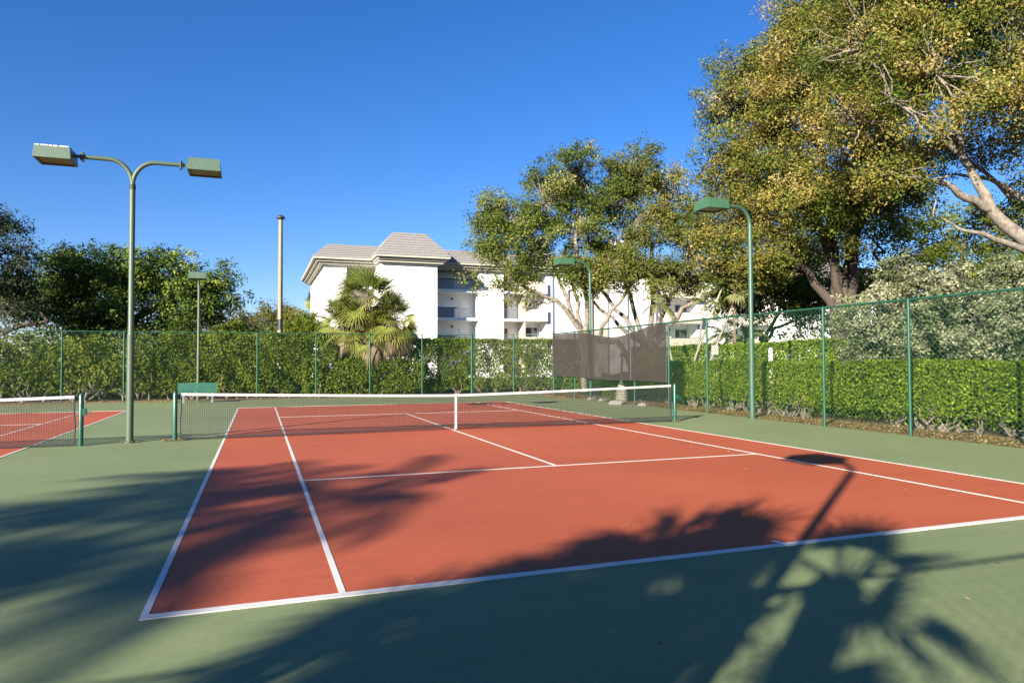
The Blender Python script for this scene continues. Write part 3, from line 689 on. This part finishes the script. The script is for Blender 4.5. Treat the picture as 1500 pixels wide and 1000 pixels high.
# ------------------------------------------------------------------ utility pole
up_ = at(410, 540, 42); up_.z = 0
pr = empty('utility_pole', up_, 'tall slim tan concrete pole with dark cap behind the back hedge', 'pole')
mb = MB(); mb.tube([up_, up_+Vector((0,0,10.35))], [.17,.115], 4); mb.build('shaft', M['concrete'], pr)
mb = MB(); mb.tube([up_+Vector((0,0,10.35)), up_+Vector((0,0,10.42)), up_+Vector((0,0,10.5)), up_+Vector((0,0,10.62))], [.12,.27,.25,.1], 10); mb.build('cap', M['dark'], pr)
mb = MB(); mb.tube([up_+Vector((0,0,3.7)), up_+Vector((0,0,4.35))], [.164,.16], 4); mb.build('band', M['dark'], pr)  # dark sleeve painting a band of shadow across the shaft

# ------------------------------------------------------------------ apartment building
bd = empty('apartment_building', (25, 60, 0), 'white four storey apartment building with grey tiled mansard roof and recessed balconies', 'building')
def bpart(name, boxes, m, parent=bd):
    for b_ in boxes: q = MB().box(*b_).build(name, m, parent)
    return q
F0, FB, EZ = 56.3, 53.0, 11.75     # main front, bay front, wall top
FL = [.3, 3.45, 6.55, 9.65]        # floor levels
walls = [(1.5, 3.75, F0, 76, -.1, EZ), (1.52, 82, 60.2, 75.9, -.1, EZ-.01), (6.7, 12.5, FB, 60.1, -.1, EZ),
         (18.0, 20.9, F0, 60.1, -.1, EZ), (26.0, 31.8, F0, 60.1, -.1, EZ), (34.2, 40.3, F0-.25, 60.1, -.1, EZ),
         (46.2, 52., F0, 60.1, -.1, EZ), (56.5, 66, F0-2.6, 60.1, -.1, EZ), (70,82,F0,60.1,-.1,EZ)]
bpart('wall', walls, M['stucco'])
bpart('beige_wall', [(31.83, 34.17, F0+.35, 60.1, -.1, EZ), (3.78, 6.67, 59.0, 60.1, -.1, EZ-.02)], M['beige'])
def loggia(x0, x1, yb, kind, front=F0):
    sl = []; rl = []
    for k, z in enumerate(FL):
        sl.append((x0+.003, x1-.003, front+.08, yb, z-.28, z))
    bpart('floor_slab', sl, M['stucco'])
    bpart('back_wall', [(x0+.002, x1-.002, yb-.25, yb, -.1, EZ-.03)], M['stucco'] if kind != 'b' else M['bluegrey'])
    for z in FL[1:]:
        q = MB()
        if kind == 'rail':
            xm = x0 + (x1-x0)*(.5 if z != FL[3] else .48)
            q.box(x0+.01, (x1 if z == FL[3] else xm+.3), front+.12, front+.17, z+1.02, z+1.14)
            q.build('handrail', M['dark'], bd)
            q = MB(); q.box(x0+.012, xm, front+.11, front+.19, z+.02, z+1.0); q.build('parapet', M['bluegrey'], bd)
            q = MB(); x = xm+.1
            while x < x1-.05: q.box(x-.012, x+.012, front+.13, front+.155, z+.003, z+1.02); x += .28
            q.box(xm+.02, x1-.01, front+.125, front+.16, z+1.0, z+1.03); q.build('railing', M['rail'], bd)
        elif kind == 'solid':
            q.box(x0+.4, x1+.0, front-1.1, front-.95, z-.28, z+1.05).box(x0+.4, x0+.55, front-.945, front-.01, z-.28, z+1.05).box(x1-.15, x1, front-.945, front-.01, z-.28, z+1.05).box(x0+.4, x1, front-.948, front-.012, z-.3, z-.05)
            q.build('balcony', M['beige'], bd)
            q = MB(); q.box(x0+.38, x1+.02, front-1.12, front-.93, z+1.055, z+1.12); q.build('coping', M['dark'], bd)
        elif kind == 'mixed':
            xm = x0 + (x1-x0)*.48
            q.box(xm, x1-.01, front-.5, front-.35, z-.28, z+1.05); q.build('balcony', M['beige'], bd)
            q = MB(); q.box(x0+.01, xm-.003, front+.1, front+.16, z+1.0, z+1.06); x = x0+.15
            while x < xm-.05: q.box(x-.012, x+.012, front+.12, front+.145, z+.003, z+1.0); x += .22
            q.build('railing', M['rail'], bd)
    # doors, windows and wall lamps on the back wall
    for z in FL:
        dx = x0 + (x1-x0)*(.16 if kind == 'mixed' else .78)
        q = MB(); q.box(dx-.42, dx+.42, yb-.30, yb-.252, z+.01, z+2.1); q.build('door', M['door'] if kind == 'mixed' else M['stucco'], bd)
        if kind in ('solid', 'mixed'):
            wx = x1 - 1.0; fr = MB(); fr.box(wx-.8, wx+.8, yb-.31, yb-.252, z+.9, z+2.2); fo = fr.build('window', M['dark'], bd)
            q = MB(); q.box(wx-.73, wx-.03, yb-.325, yb-.312, z+.97, z+2.13).box(wx+.03, wx+.73, yb-.325, yb-.312, z+.97, z+2.13); q.build('pane', M['glass'], fo)
        q = MB(); lx_ = x0 + (x1-x0)*.55; q.box(lx_-.09, lx_+.09, yb-.36, yb-.252, z+2.12, z+2.36); q.build('wall_lamp', M['dark'], bd)
loggia(12.5, 18.0, 58.7, 'rail'); loggia(20.9, 26.0, 58.9, 'mixed'); loggia(40.3, 46.2, 58.6, 'solid'); loggia(52, 56.5, 58.6, 'solid'); loggia(66, 70, 58.6, 'solid')
bpart('partition', [(23.4, 23.55, F0+.2, 58.6, .3, EZ-.02)], M['beige'])
# recessed left loggia with louvred window
bpart('floor_slab', [(3.78, 6.67, F0+.05, 58.95, z-.28, z) for z in FL], M['stucco'])
for z in FL:
    q = MB(); q.box(3.95, 5.3, 58.93, 58.98, z+.6, z+2.2); wo = q.build('window', M['dark'], bd)
    q = MB()
    for k in range(14): q.box(4.0, 5.25, 58.90, 58.925, z+.66+k*.108, z+.73+k*.108)
    q.build('louvre', M['bluegrey'], wo)
# roofs: hipped mansards in stepped courses
def mansard(x0, x1, y0, y1, z0, z1, ins, n=8):
    q = MB(); edges = MB()
    def ring(t_, z): i = ins*t_; return [(x0+i,y0+i,z),(x1-i,y0+i,z),(x1-i,y1-i,z),(x0+i,y1-i,z)]
    for k in range(n):
        a = ring(k/n, z0+(z1-z0)*k/n + .15); b_ = ring((k+1)/n, z0+(z1-z0)*(k+1)/n); c = ring((k+1)/n, z0+(z1-z0)*(k+1)/n+.15) 
        q.add(a+b_, [(i,(i+1)%4,4+(i+1)%4,4+i) for i in range(4)])
        if k < n-1: q.add(b_+c, [(i,(i+1)%4,4+(i+1)%4,4+i) for i in range(4)])
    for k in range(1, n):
        i = ins*k/n; zz = z0+(z1-z0)*k/n; e_ = .012; edges.box(x0+i-e_, x1-i+e_, y0+i-e_, y1-i+e_, zz+.02, zz+.065)  # dark strips painting the shadow lines and joints between tile courses
    q.add(ring(1,z1), [(0,1,2,3)]); q.add(ring(0,z0+.15)+ring(0,z0), [(4+i,4+(i+1)%4,(i+1)%4,i) for i in range(4)])
    o = q.build('roof', M['rooft'], bd); edges.build('course_shadow_line', M['course_shadow_line'], o); return o
def cornice(x0, x1, y0, y1, z1, ov):
    q = MB()
    for o_, a, b_ in ((.45*ov,-.66,-.44),(.72*ov,-.437,-.2),(1.0*ov,-.197,-.003)):
        q.box(x0-o_, x1+o_, y0-o_, y1+o_, z1+a, z1+b_)
    return q
E0 = 12.40
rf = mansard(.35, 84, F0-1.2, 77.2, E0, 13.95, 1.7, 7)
cornice(1.5, 82.8, F0, 76, E0, 1.15).build('cornice', M['fascia'], bd)
def bayroof(x0, x1, y0, zt=15.05, ins=2.2):
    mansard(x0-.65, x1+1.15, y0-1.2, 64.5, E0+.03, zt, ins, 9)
    q = MB()
    for o_, a, b_ in ((.3,-.66,-.44),(.42,-.437,-.2),(.62,-.197,-.003)):
        q.box(x0-o_, x1+o_*1.8, y0-o_*1.85, F0-1.17+.0*o_, E0+.03+a, E0+.03+b_)
    q.build('cornice', M['fascia'], bd)
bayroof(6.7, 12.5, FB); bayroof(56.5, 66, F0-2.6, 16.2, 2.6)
bpart('stair_tower', [(38.6, 40.2, 62, 64, 12, 17.2)], M['stucco'])
bpart('downpipe', [(26.75,26.93,F0-.12,F0-.003,0,EZ-.1),(34.0,34.14,F0+.2,F0+.33,0,EZ-.1),(40.1,40.28,F0-.37,F0-.253,0,EZ-.1),(36.3,36.42,F0-.37,F0-.253,0,EZ-.1)], M['rail'])
# ------------------------------------------------------------------ trees
def B_(px, py, D, r, tone=0.): return (at(px,py,D), r if hasattr(r,'__len__') else (r,r,r), tone)
def gp(px, D, z=0):
    p = at(px, 540, D); p.z = z; return p

# the two pale-stemmed trees before the building
D = 40
b0 = gp(856, D)
tree('spreading olive green tree with pale trunks, behind the left part of the windscreen', 'tree', 'spreading_tree', b0,
     [[at(858,500,D), at(860,440,D), at(845,380,D), at(845,320,D)], [at(852,490,D), at(832,440,D), at(815,400,D), at(800,360,D)], [at(850,485,D), at(815,440,D-.5), at(775,425,D-1), at(745,400,D-1)], [at(856,490,D), at(842,430,D+.8), at(828,360,D+1)]],
     [B_(850,262,D,(2.3,2.2,1.7)),B_(800,295,D,(2.2,2.2,1.7)),B_(745,335,D-1,(2.0,2.0,1.9)),B_(722,372,D-1,(1.4,1.6,1.8)),B_(790,370,D-1.5,(2.2,2.2,1.5)),B_(850,345,D,(2.2,2.,1.9)),
      B_(745,420,D-1,(1.5,1.5,.95)),B_(770,455,D-1,(.85,.9,.8)),B_(845,405,D-1,(1.7,1.6,1.0)),B_(885,300,D+1,(1.4,1.6,1.7)),B_(720,305,D,(1.0,1.2,1.1)),B_(895,375,D,(1.4,1.5,1.3))],
     M['l_ficusg'], M['palebark'], 1450, 56, .48, .12, r0=.21, twigs=600, twr=.035, seed=5, shell=.55)
b1 = gp(950, D+1)
def ropes(tk, rng):
    tk.tube(wiggle(at(938,500,D), at(868,440,D), 6, .03, rng), list(np.linspace(.14,.07,6)), 7)
tree('spreading bronze tinted tree with several crossing trunks, behind the right part of the windscreen', 'tree', 'spreading_tree', b1,
     [[at(952,510,D+1), at(957,440,D+1), at(955,390,D+1), at(950,330,D+1)], [at(945,500,D+1), at(925,440,D+1), at(912,400,D), at(905,350,D)], [at(955,495,D+1), at(980,440,D), at(1000,405,D), at(1010,370,D)],
      [at(940,500,D), at(890,435,D), at(870,405,D)], [at(960,505,D), at(1000,450,D-1), at(1030,440,D-1), at(1040,430,D-1)], [at(905,500,D-1), at(885,510,D-1) if 0 else at(868,540,D-1) if 0 else at(872,500,D), at(895,455,D-1), at(935,405,D)]],
     [B_(935,262,D+1,(2.3,2.2,1.6)),B_(975,290,D+1,(1.9,2.,1.8)),B_(910,290,D+1,(1.4,1.6,1.6)),B_(925,340,D,(1.7,1.8,1.6)),B_(985,345,D,(1.7,1.8,1.7)),B_(1000,395,D,(1.1,1.4,1.1)),B_(925,400,D-1,(1.6,1.6,1.1)),
      B_(1010,310,D,(1.1,1.3,1.4)),B_(975,395,D-1,(1.1,1.2,.8)),B_(890,400,D-1,(1.1,1.2,.9)),B_(1030,350,D+1,(1.2,1.4,1.3)),B_(1025,415,D+1,(1.1,1.4,.8)),B_(960,425,D-1,(1.2,1.2,.5))],
     M['l_ficus'], M['palebark'], 1150, 56, .48, .12, r0=.22, twigs=500, twr=.035, seed=6, shell=.55, extra=ropes)

# giant trees on the right
D = 31
b2 = gp(1228, D)
tree('huge tree with rust tinged leaves and dark trunks, rising behind the right fence', 'tree', 'giant_tree', b2,
     [[at(1228,440,D), at(1222,380,D), at(1215,300,D), at(1205,220,D)], [at(1222,450,D), at(1185,400,D), at(1150,370,D-1), at(1120,330,D-1)], [at(1245,450,D), at(1252,380,D), at(1258,290,D), at(1290,200,D)], [at(1235,430,D), at(1250,340,D+1), at(1300,270,D+1), at(1340,200,D)], [at(1232,440,D), at(1205,340,D-1), at(1175,260,D-1)]],
     [B_(1095,165,D,(1.9,2.2,2.6),-.12),B_(1130,110,D,(2.2,2.2,1.8),-.15),B_(1190,50,D,(2.6,2.5,2.0),-.1),B_(1240,25,D,(2.6,2.5,2.2),.05),B_(1150,200,D-2,(2.4,2.2,2.6),.15),B_(1075,285,D,(1.6,2.,2.2),.1),B_(1060,330,D-1,(1.1,1.4,1.9),.1),
      B_(1110,330,D-1,(1.9,2,2.2),.1),B_(1200,130,D-3,(2.6,2.2,2.4),.1),B_(1230,210,D-3,(2.8,2.4,2.5),.15),B_(1170,290,D-2,(2.4,2.,2.),.15),B_(1240,300,D-2,(2.2,2.,1.6),.05),B_(1310,250,D-1,(2.4,2.2,2.2),.05),B_(1300,150,D-1,(2.6,2.5,2.6),0),B_(1080,390,D,(1.0,1.3,1.1),.1),B_(1160,365,D+1,(1.4,1.5,.9),0),B_(1050,390,D,(1.1,1.4,1.0),.1),B_(1040,235,D,(.9,1.1,.8),-.05),B_(1105,415,D+1,(1.1,1.3,.7),0)],
     M['l_rust'], M['barkd'], 3400, 74, .52, .105, r0=.3, twigs=1300, twr=.032, seed=9, shell=.5, hue=.5, tone=-.05)
D = 21
b3 = gp(1585, D)
def biglimbs(tk, rng):
    def lim(pts, r0, r1):
        dense = []
        for a, b_ in zip(pts[:-1], pts[1:]): dense += wiggle(a, b_, 4, .03, rng)[:-1]
        dense.append(tuple(pts[-1])); tk.tube(dense, list(np.linspace(r0, r1, len(dense))), 9)
    lim([at(1585,420,D), at(1500,350,D), at(1450,305,D), at(1425,255,D), at(1405,225,D+.3), at(1370,180,D+.5)], .26, .02)
    lim([at(1450,306,D), at(1415,290,D-.3), at(1385,268,D-.5), at(1350,262,D-.5), at(1330,255,D-.6)], .15, .015)
    lim([at(1585,430,D), at(1500,365,D-.5), at(1455,350,D-.8), at(1415,338,D-1), at(1380,320,D-1)], .14, .015)
    lim([at(1600,400,D), at(1520,300,D+1), at(1450,262,D+1), at(1400,255,D+1), at(1350,265,D+1)], .12, .015)
    lim([at(1640,380,D+1), at(1500,310,D+1.5), at(1440,250,D+1.5), at(1380,210,D+1)], .14, .015)
    lim([at(1400,222,D), at(1340,160,D-.5), at(1290,135,D-.7)], .08, .015)
    lim([at(1410,232,D), at(1400,160,D-.5), at(1370,90,D-.7)], .09, .015)
tree('huge leaning tree whose bare pale limbs enter from the right edge of the photo', 'tree', 'giant_tree', b3,
     [[at(1590,440,D), at(1640,300,D), at(1650,150,D)]],
     [B_(1290,70,D,(2.,2.2,1.6),0),B_(1340,20,D,(2.2,2.2,1.8),-.05),B_(1420,30,D,(2.4,2.2,2.0),0),B_(1480,90,D-1,(2.,2.,1.7),.12),B_(1370,110,D-1.5,(1.9,1.7,1.2),.15),B_(1310,150,D-1.5,(1.5,1.5,1.2),.15),B_(1450,160,D-1,(1.5,1.4,.7),.1),
      B_(1510,200,D+1,(1.3,1.4,.7),.1),B_(1340,-60,D,(2.6,2.4,2.0),0),B_(1470,-70,D,(3,2.6,2.2),0),B_(1380,215,D+2,(1.5,1.3,.6),.1),B_(1445,330,D+3,(1.8,1.6,.9),.05),B_(1560,60,D,(2.4,2.4,2.4),0),B_(1600,220,D,(2,2,1.8),0),B_(1540,330,D+2,(1.5,1.5,1.2),0),B_(1260,180,D,(1.2,1.4,1.2),.1),B_(1315,255,D-.6,(.7,.8,.45),.1),B_(1368,322,D-1,(.45,.6,.3),.15)],
     M['l_rust'], M['palebark'], 2150, 84, .48, .086, r0=.42, twigs=1100, twr=.03, seed=12, shell=.45, limbs=0, extra=biglimbs, hue=.5, tone=-.08)

# small lime tree between the light pole and the giant tree
D = 36
b4 = gp(1118, D)
tree('low spreading bright green tree with dark forked trunk, just behind the right flood light pole', 'tree', 'small_tree', b4,
     [[at(1120,505,D), at(1112,488,D), at(1085,478,D), at(1065,470,D)], [at(1122,500,D), at(1135,480,D), at(1165,470,D)], [at(1120,495,D), at(1140,460,D), at(1150,430,D)]],
     [B_(1130,420,D,(2.4,2.4,1.3)),B_(1075,440,D,(1.5,1.8,1.0)),B_(1170,430,D,(1.8,1.8,1.3)),B_(1190,455,D,(1.0,1.2,.8)),B_(1120,455,D,(2.0,1.8,.6)),B_(1095,400,D+1,(1.4,1.5,1.0)),B_(1160,400,D+1,(1.6,1.5,1.0))],
     M['l_lime'], M['barkd'], 800, 40, .45, .14, r0=.17, twigs=120, seed=15)
tree('sunlit yellow green tree deep behind the trunks of the huge tree', 'tree', 'background_tree', gp(1290, 46),
     [[at(1290,460,46), at(1290,400,46)]],
     [B_(1230,410,46,(3,2.5,2.2)),B_(1300,390,46,(3.5,2.5,3)),B_(1370,370,46,(3,2.5,3.)),B_(1430,400,46,(3,2.5,2.5)),B_(1280,330,48,(3,2.5,2)),B_(1190,365,48,(2.2,2,1.6)),B_(1490,400,46,(3,2.5,3)),B_(1340,440,46,(4,2,2))],
     M['l_lime'], M['barkd'], 1100, 36, .7, .19, r0=.3, twigs=80, seed=16)
# variegated shrubs
def shrub(label, base, blobs, seed, n):
    tree(label, 'shrub', 'variegated_shrub', base, [[(base.x, base.y, .8)]], blobs, M['l_var'], M['bark'], n, 42, .24, .085, r0=.08, twigs=110, twr=.018, seed=seed, group='cream and green variegated shrubs', hue=.3, shell=.65)
D = 20
shrub('large cream variegated shrub mounding over the hedge beside the dark tree trunk', gp(1300, D), [B_(1300,460,D,(1.15,1.1,1.15)),B_(1262,485,D,(.65,.8,.85)),B_(1340,420,D,(1.0,1.0,.9)),B_(1290,510,D,(1.1,1.,.6)),B_(1315,395,D+.5,(.6,.7,.45),-.15),B_(1370,490,D,(.9,.9,.9))], 31, 620)
shrub('variegated shrub at the right edge of the photo, above the clipped hedge', gp(1440, D-2), [B_(1430,470,D-2,(1.1,1.,.9)),B_(1480,440,D-2,(.9,.9,.8)),B_(1420,430,D-1,(.9,.9,.75)),B_(1450,392,D,(.9,.8,.45),-.1),B_(1500,400,D-1,(.8,.8,.6),-.1),B_(1540,470,D-2,(1,1,1))], 32, 560)

# areca canes leaning behind the clipped hedge
feather_palm('clump of slim pale leaning palm canes behind the hedge, right of the windscreen', gp(1008, 31), 4, 1.15, 41, nf=6, tr=.055, curve=.25, droop=2.0, nl=18,
             stems=[(1.75,-.62,5.0,-.35,0),(.55,-.2,4.3,.2,0),(2.0,-.72,5.3,.45,0),(2.35,-.85,5.5,1.0,-.1),(-.9,.3,4.2,-.4,0)], group=None)
feather_palm('small feathery palm between the leaning canes and the light pole', gp(1065, 33), 2.9, 1.1, 44, nf=14, tr=.09, droop=1.5, bark=M['palmtrunk'], group='small feathery palms before the building', nl=22, width=.045)
feather_palm('small feathery palm just left of the forked dark trunk', gp(1092, 33), 2.8, 1.2, 45, nf=14, tr=.08, droop=1.5, bark=M['palmtrunk'], group='small feathery palms before the building', nl=22, width=.045)
fan_palm('single pale folded fan frond palm glowing above the right fence', gp(1077, 31), 5.0, 1.25, 46, nf=9, leaf=M['l_palmy'], tr=.05, nl=20, lw=.05)

# fan palms at the back hedge
fan_palm('tall fan palm in the middle of the palm clump before the white building', gp(537, 36.9), 4.95, 2.3, 51, nf=54, dead=18, group='fan palms behind the back hedge', nl=22, lw=.021, nseg=4)
fan_palm('fan palm forming the lower right head of the palm clump', gp(576, 36.4), 3.9, 1.8, 52, nf=40, dead=44, group='fan palms behind the back hedge', nl=22, lw=.021, nseg=4)
fan_palm('fan palm forming the lower left head of the palm clump', gp(503, 36.4), 3.75, 1.8, 53, nf=40, dead=36, group='fan palms behind the back hedge', nl=22, lw=.021, nseg=4)
fan_palm('shortest fan palm drooping over the hedge at the front of the palm clump', gp(545, 36.2), 3.3, 1.6, 54, nf=26, dead=50, group='fan palms behind the back hedge', nl=22, lw=.021, nseg=4)
feather_palm('broad leaved plant standing at the right of the fan palms', gp(612, 43), 2.6, 1.2, 55, nf=12, tr=.09, nl=12, width=.16, leaf=M['l_lime'], name='broad_leaved_plant')
fan_palm('tiny distant palm beside the left corner of the white building', gp(459, 100), 10.5, 1.6, 56, nf=26, group=None, tr=.2, nl=14, lw=.05)

# left background trees
D = 52
tree('broad dark green tree behind the back fence on the left', 'tree', 'broad_tree', gp(190, D), [[at(190,460,D), at(185,420,D)], [at(180,465,D), at(120,430,D)], [at(200,465,D), at(270,430,D)]],
     [B_(105,400,D,(2.4,2.6,1.6)),B_(150,395,D,(2.6,2.6,1.5)),B_(205,392,D,(2.8,2.6,1.7)),B_(255,405,D,(2.6,2.6,1.7)),B_(300,425,D,(2.0,2.2,1.6)),B_(328,450,D,(1.4,1.8,1.6)),B_(90,440,D,(3,2.6,2.2)),B_(150,450,D,(3,2.6,2.0)),B_(215,450,D,(3.2,2.6,2.2)),B_(275,460,D,(2.6,2.4,2.0)),
      B_(100,378,D,(.9,1,.9)),B_(122,480,D,(3,2,1.2)),B_(200,485,D,(4,2,1.0)),B_(60,430,D,(2,2,1.6))],
     M['l_dark'], M['barkd'], 1900, 40, .65, .2, r0=.4, twigs=60, seed=61, hue=.5)
tree('dull grey green tree cut by the left edge of the photo', 'tree', 'edge_tree', gp(-60, 44), [[at(-55,470,44), at(-50,400,44)], [at(-60,480,44), at(10,485,44), at(70,470,44)], [at(-60,470,44), at(20,455,44)]],
     [B_(-10,340,44,(1.9,2,1.7)),B_(15,370,44,(1.5,1.6,1.2)),B_(-20,400,44,(2.4,2.4,2)),B_(20,410,44,(1.6,1.8,1.3)),B_(15,450,44,(1.6,1.8,.8)),B_(-60,330,44,(2.4,2.4,2.2)),B_(-80,420,44,(2.6,2.4,2.2)),B_(52,452,44,(1.,1.2,.9))],
     M['l_grey'], M['barkd'], 900, 42, .5, .15, r0=.3, twigs=220, twr=.03, seed=62)
tree('thin grey leaved tree at the right end of the broad dark tree', 'tree', 'thin_tree', gp(350, 66), [[at(350,470,66), at(352,440,66)]],
     [B_(345,450,66,(1.6,1.6,1.9),.3),B_(355,475,66,(2.2,1.6,1.8),.2),B_(335,480,66,(2.,1.6,1.5),.2)], M['l_grey'], M['bark'], 130, 34, .7, .2, r0=.12, twigs=60, seed=63)
for k, (px, py, w_, h_, lab) in enumerate(((395,470,3.6,2.7,'yellowish olive tree left of the tan concrete pole'),(432,468,3.2,2.6,'yellowish olive tree between the concrete pole and the building'),(365,485,2.6,2.4,'low olive tree filling the gap right of the broad dark tree'))):
    tree(lab, 'tree', 'olive_tree', gp(px, 85), [[at(px,500,85), at(px,480,85)]],
         [B_(px,py,85,(w_*.7,w_*.6,h_*.75)),B_(px-18,py+12,85,(w_*.55,w_*.5,h_*.75)),B_(px+18,py+10,85,(w_*.55,w_*.5,h_*.75)),B_(px,py+30,85,(w_,w_*.6,h_))], M['l_olive'], M['barkd'], 340, 42, .85, .24, r0=.25, twigs=10, seed=70+k, group='olive trees on the far left horizon', shell=.7)
tree('low round green bush behind the hedge at the left corner of the building', 'shrub', 'round_bush', gp(440, 46), [[at(440,500,46)]], [B_(440,487,46,(1.9,1.6,1.1)),B_(462,492,46,(1.0,1.2,.9))], M['l_lime'], M['bark'], 200, 40, .35, .13, r0=.08, twigs=10, seed=77)
tree('low green shrub growing over the back fence near the slim light pole', 'shrub', 'round_bush', gp(262, 39.), [[at(262,500,39)]], [B_(262,480,39,(.45,.5,.7)),B_(280,497,39,(1.3,.8,.5)),B_(320,490,40,(1.1,.8,.5)),B_(335,480,41,(.8,.8,.5))], M['l_lime'], M['bark'], 120, 40, .25, .12, r0=.05, twigs=10, seed=78)
def band(name, label, x0, x1, y0, y1, h, n, size, m_, seed, kind=None):
    rng = np.random.default_rng(seed); k = max(20, int(n/45)); cx = rng.uniform(x0,x1,k); cyy = rng.uniform(y0,y1,k)
    top = h*(.72 + .28*np.sin(cx*.35+seed)*np.cos(cx*.13)); cz = top*rng.random(k)**.6
    idx = np.repeat(np.arange(k), 45); P = np.stack([cx,cyy,cz],1)[idx] + rng.normal(size=(len(idx),3))*size*3
    nr = rand_unit(len(P), rng) + [0,0,.4]; nr /= np.linalg.norm(nr,axis=1)[:,None]; L_ = size*rng.uniform(.6,1.4,len(P))
    mb = MB(); mb.quads(leaf_quads(P, nr, L_, L_*.6, rng), np.clip(.45+rng.normal(0,.12,k)[idx]+rng.normal(0,.15,len(P)),0,1)); o = mb.build(name, m_)
    tag(o, label, 'woodland', kind='stuff')
band('undergrowth', 'dark undergrowth close behind the open hedge on the left', -34, -1.5, 22.5, 26, 2.3, 26000, .16, M['l_dark'], 6)
band('undergrowth', 'dark undergrowth below the trees behind the left hedge', -34, 0, 33, 38, 3.6, 26000, .22, M['l_dark'], 3)
band('undergrowth', 'dark undergrowth below the trees on the right, behind the variegated shrubs', 20, 34, -2, 16, 3.2, 16000, .2, M['l_dark'], 4)
band('far_wood', 'far belt of trees closing the horizon', -110, 4, 100, 112, 9, 22000, .55, M['l_olive'], 5)
# tree belt closing the horizon beside and behind the building
for k, (x, y, r_, lab) in enumerate(((-48,60,6,'dark tree of the far belt beyond the left court, nearest the edge'),(-36,70,6,'dark tree of the far belt left of the broad dark tree'),(95,70,8,'dark tree beyond the right end of the building'),(60,30,6,'dense tree behind the variegated shrubs'),(45,22,5.,'dense tree behind the far end of the clipped hedge'),(34,8,4.5,'dark tree behind the variegated shrub at the right edge'))):
    z = 1.0*r_
    tree(lab, 'tree', 'belt_tree', Vector((x,y,0)), [[(x,y,z*.5),(x,y,z)]], [((x+dx*r_,y+dy*r_,z+dz*r_),(r_*.6,r_*.6,r_*.55)) for dx,dy,dz in ((0,0,.25),(.5,.1,0),(-.5,0,0),(0,.4,-.1),(.1,-.4,-.2),(.4,-.2,-.45),(-.4,-.2,-.45))],
         M['l_dark'], M['barkd'], 420, 40, r_*.13, .03*r_+.05, r0=.3, twigs=10, seed=80+k, group='dark trees of the background belt')

# ------------------------------------------------------------------ palms behind the photographer (they cast the long shadows)
def src(S, h): return Vector((S[0] - h*2.06, S[1] - h*1.68, 0))
def shade_palm(label, S, h, r, seed, nf=26, **kw):
    p = src(S, h); fan_palm(label, p, h, r, seed, nf=nf, group='palms behind the photographer', nl=16, lw=.045, **kw)
hedge('unseen green hedge added behind the near fence to block sky light', -16, 6, -20.6, -19.3, 2.1, M['l_clusia'], 55, 22000, .13, z0=.1, bulge=.15, stems=6)  # hedge added out of view, deepens the foreground shade by blocking sky
shade_palm('fan palm behind the photographer that throws the star shaped shadow', (-.45,-12.95), 4.0, 1.15, 91, nf=15)
shade_palm('fan palm behind the photographer, second from the right', (-1.45,-11.9), 4.6, 1.2, 92, nf=30)
shade_palm('bushy fan palm behind the photographer, third from the right', (-2.35,-12.6), 4.8, 1.25, 93, nf=24)
shade_palm('fan palm behind the photographer, in the middle of the row', (-3.15,-12.75), 5.6, 1.1, 98, nf=18)
shade_palm('fan palm behind the photographer, shading the lower left corner', (-4.5,-13.55), 6.2, 1.25, 94, nf=20)
def shade_coco(label, S, h, r, seed, nf=15):
    feather_palm(label, src(S, h), h, r, seed, nf=nf, tr=.12, droop=1.6, nl=34, width=.055, bark=M['palmtrunk'], group='tall feather palms behind the photographer')
shade_coco('tall feather palm behind the photographer, shading the left sideline', (-4.3,-8.4), 10.5, 2.2, 95, 11)
shade_coco('tall feather palm behind the photographer, leftmost of the row', (-7.4,-8.9), 11.0, 2.6, 96, 14)
shade_coco('tallest feather palm behind the photographer', (-6.3,-10.9), 11.5, 2.3, 97, 12)
shade_coco('tall feather palm behind the photographer, beyond the others', (-6.3,-6.9), 10.5, 2.2, 99, 11)
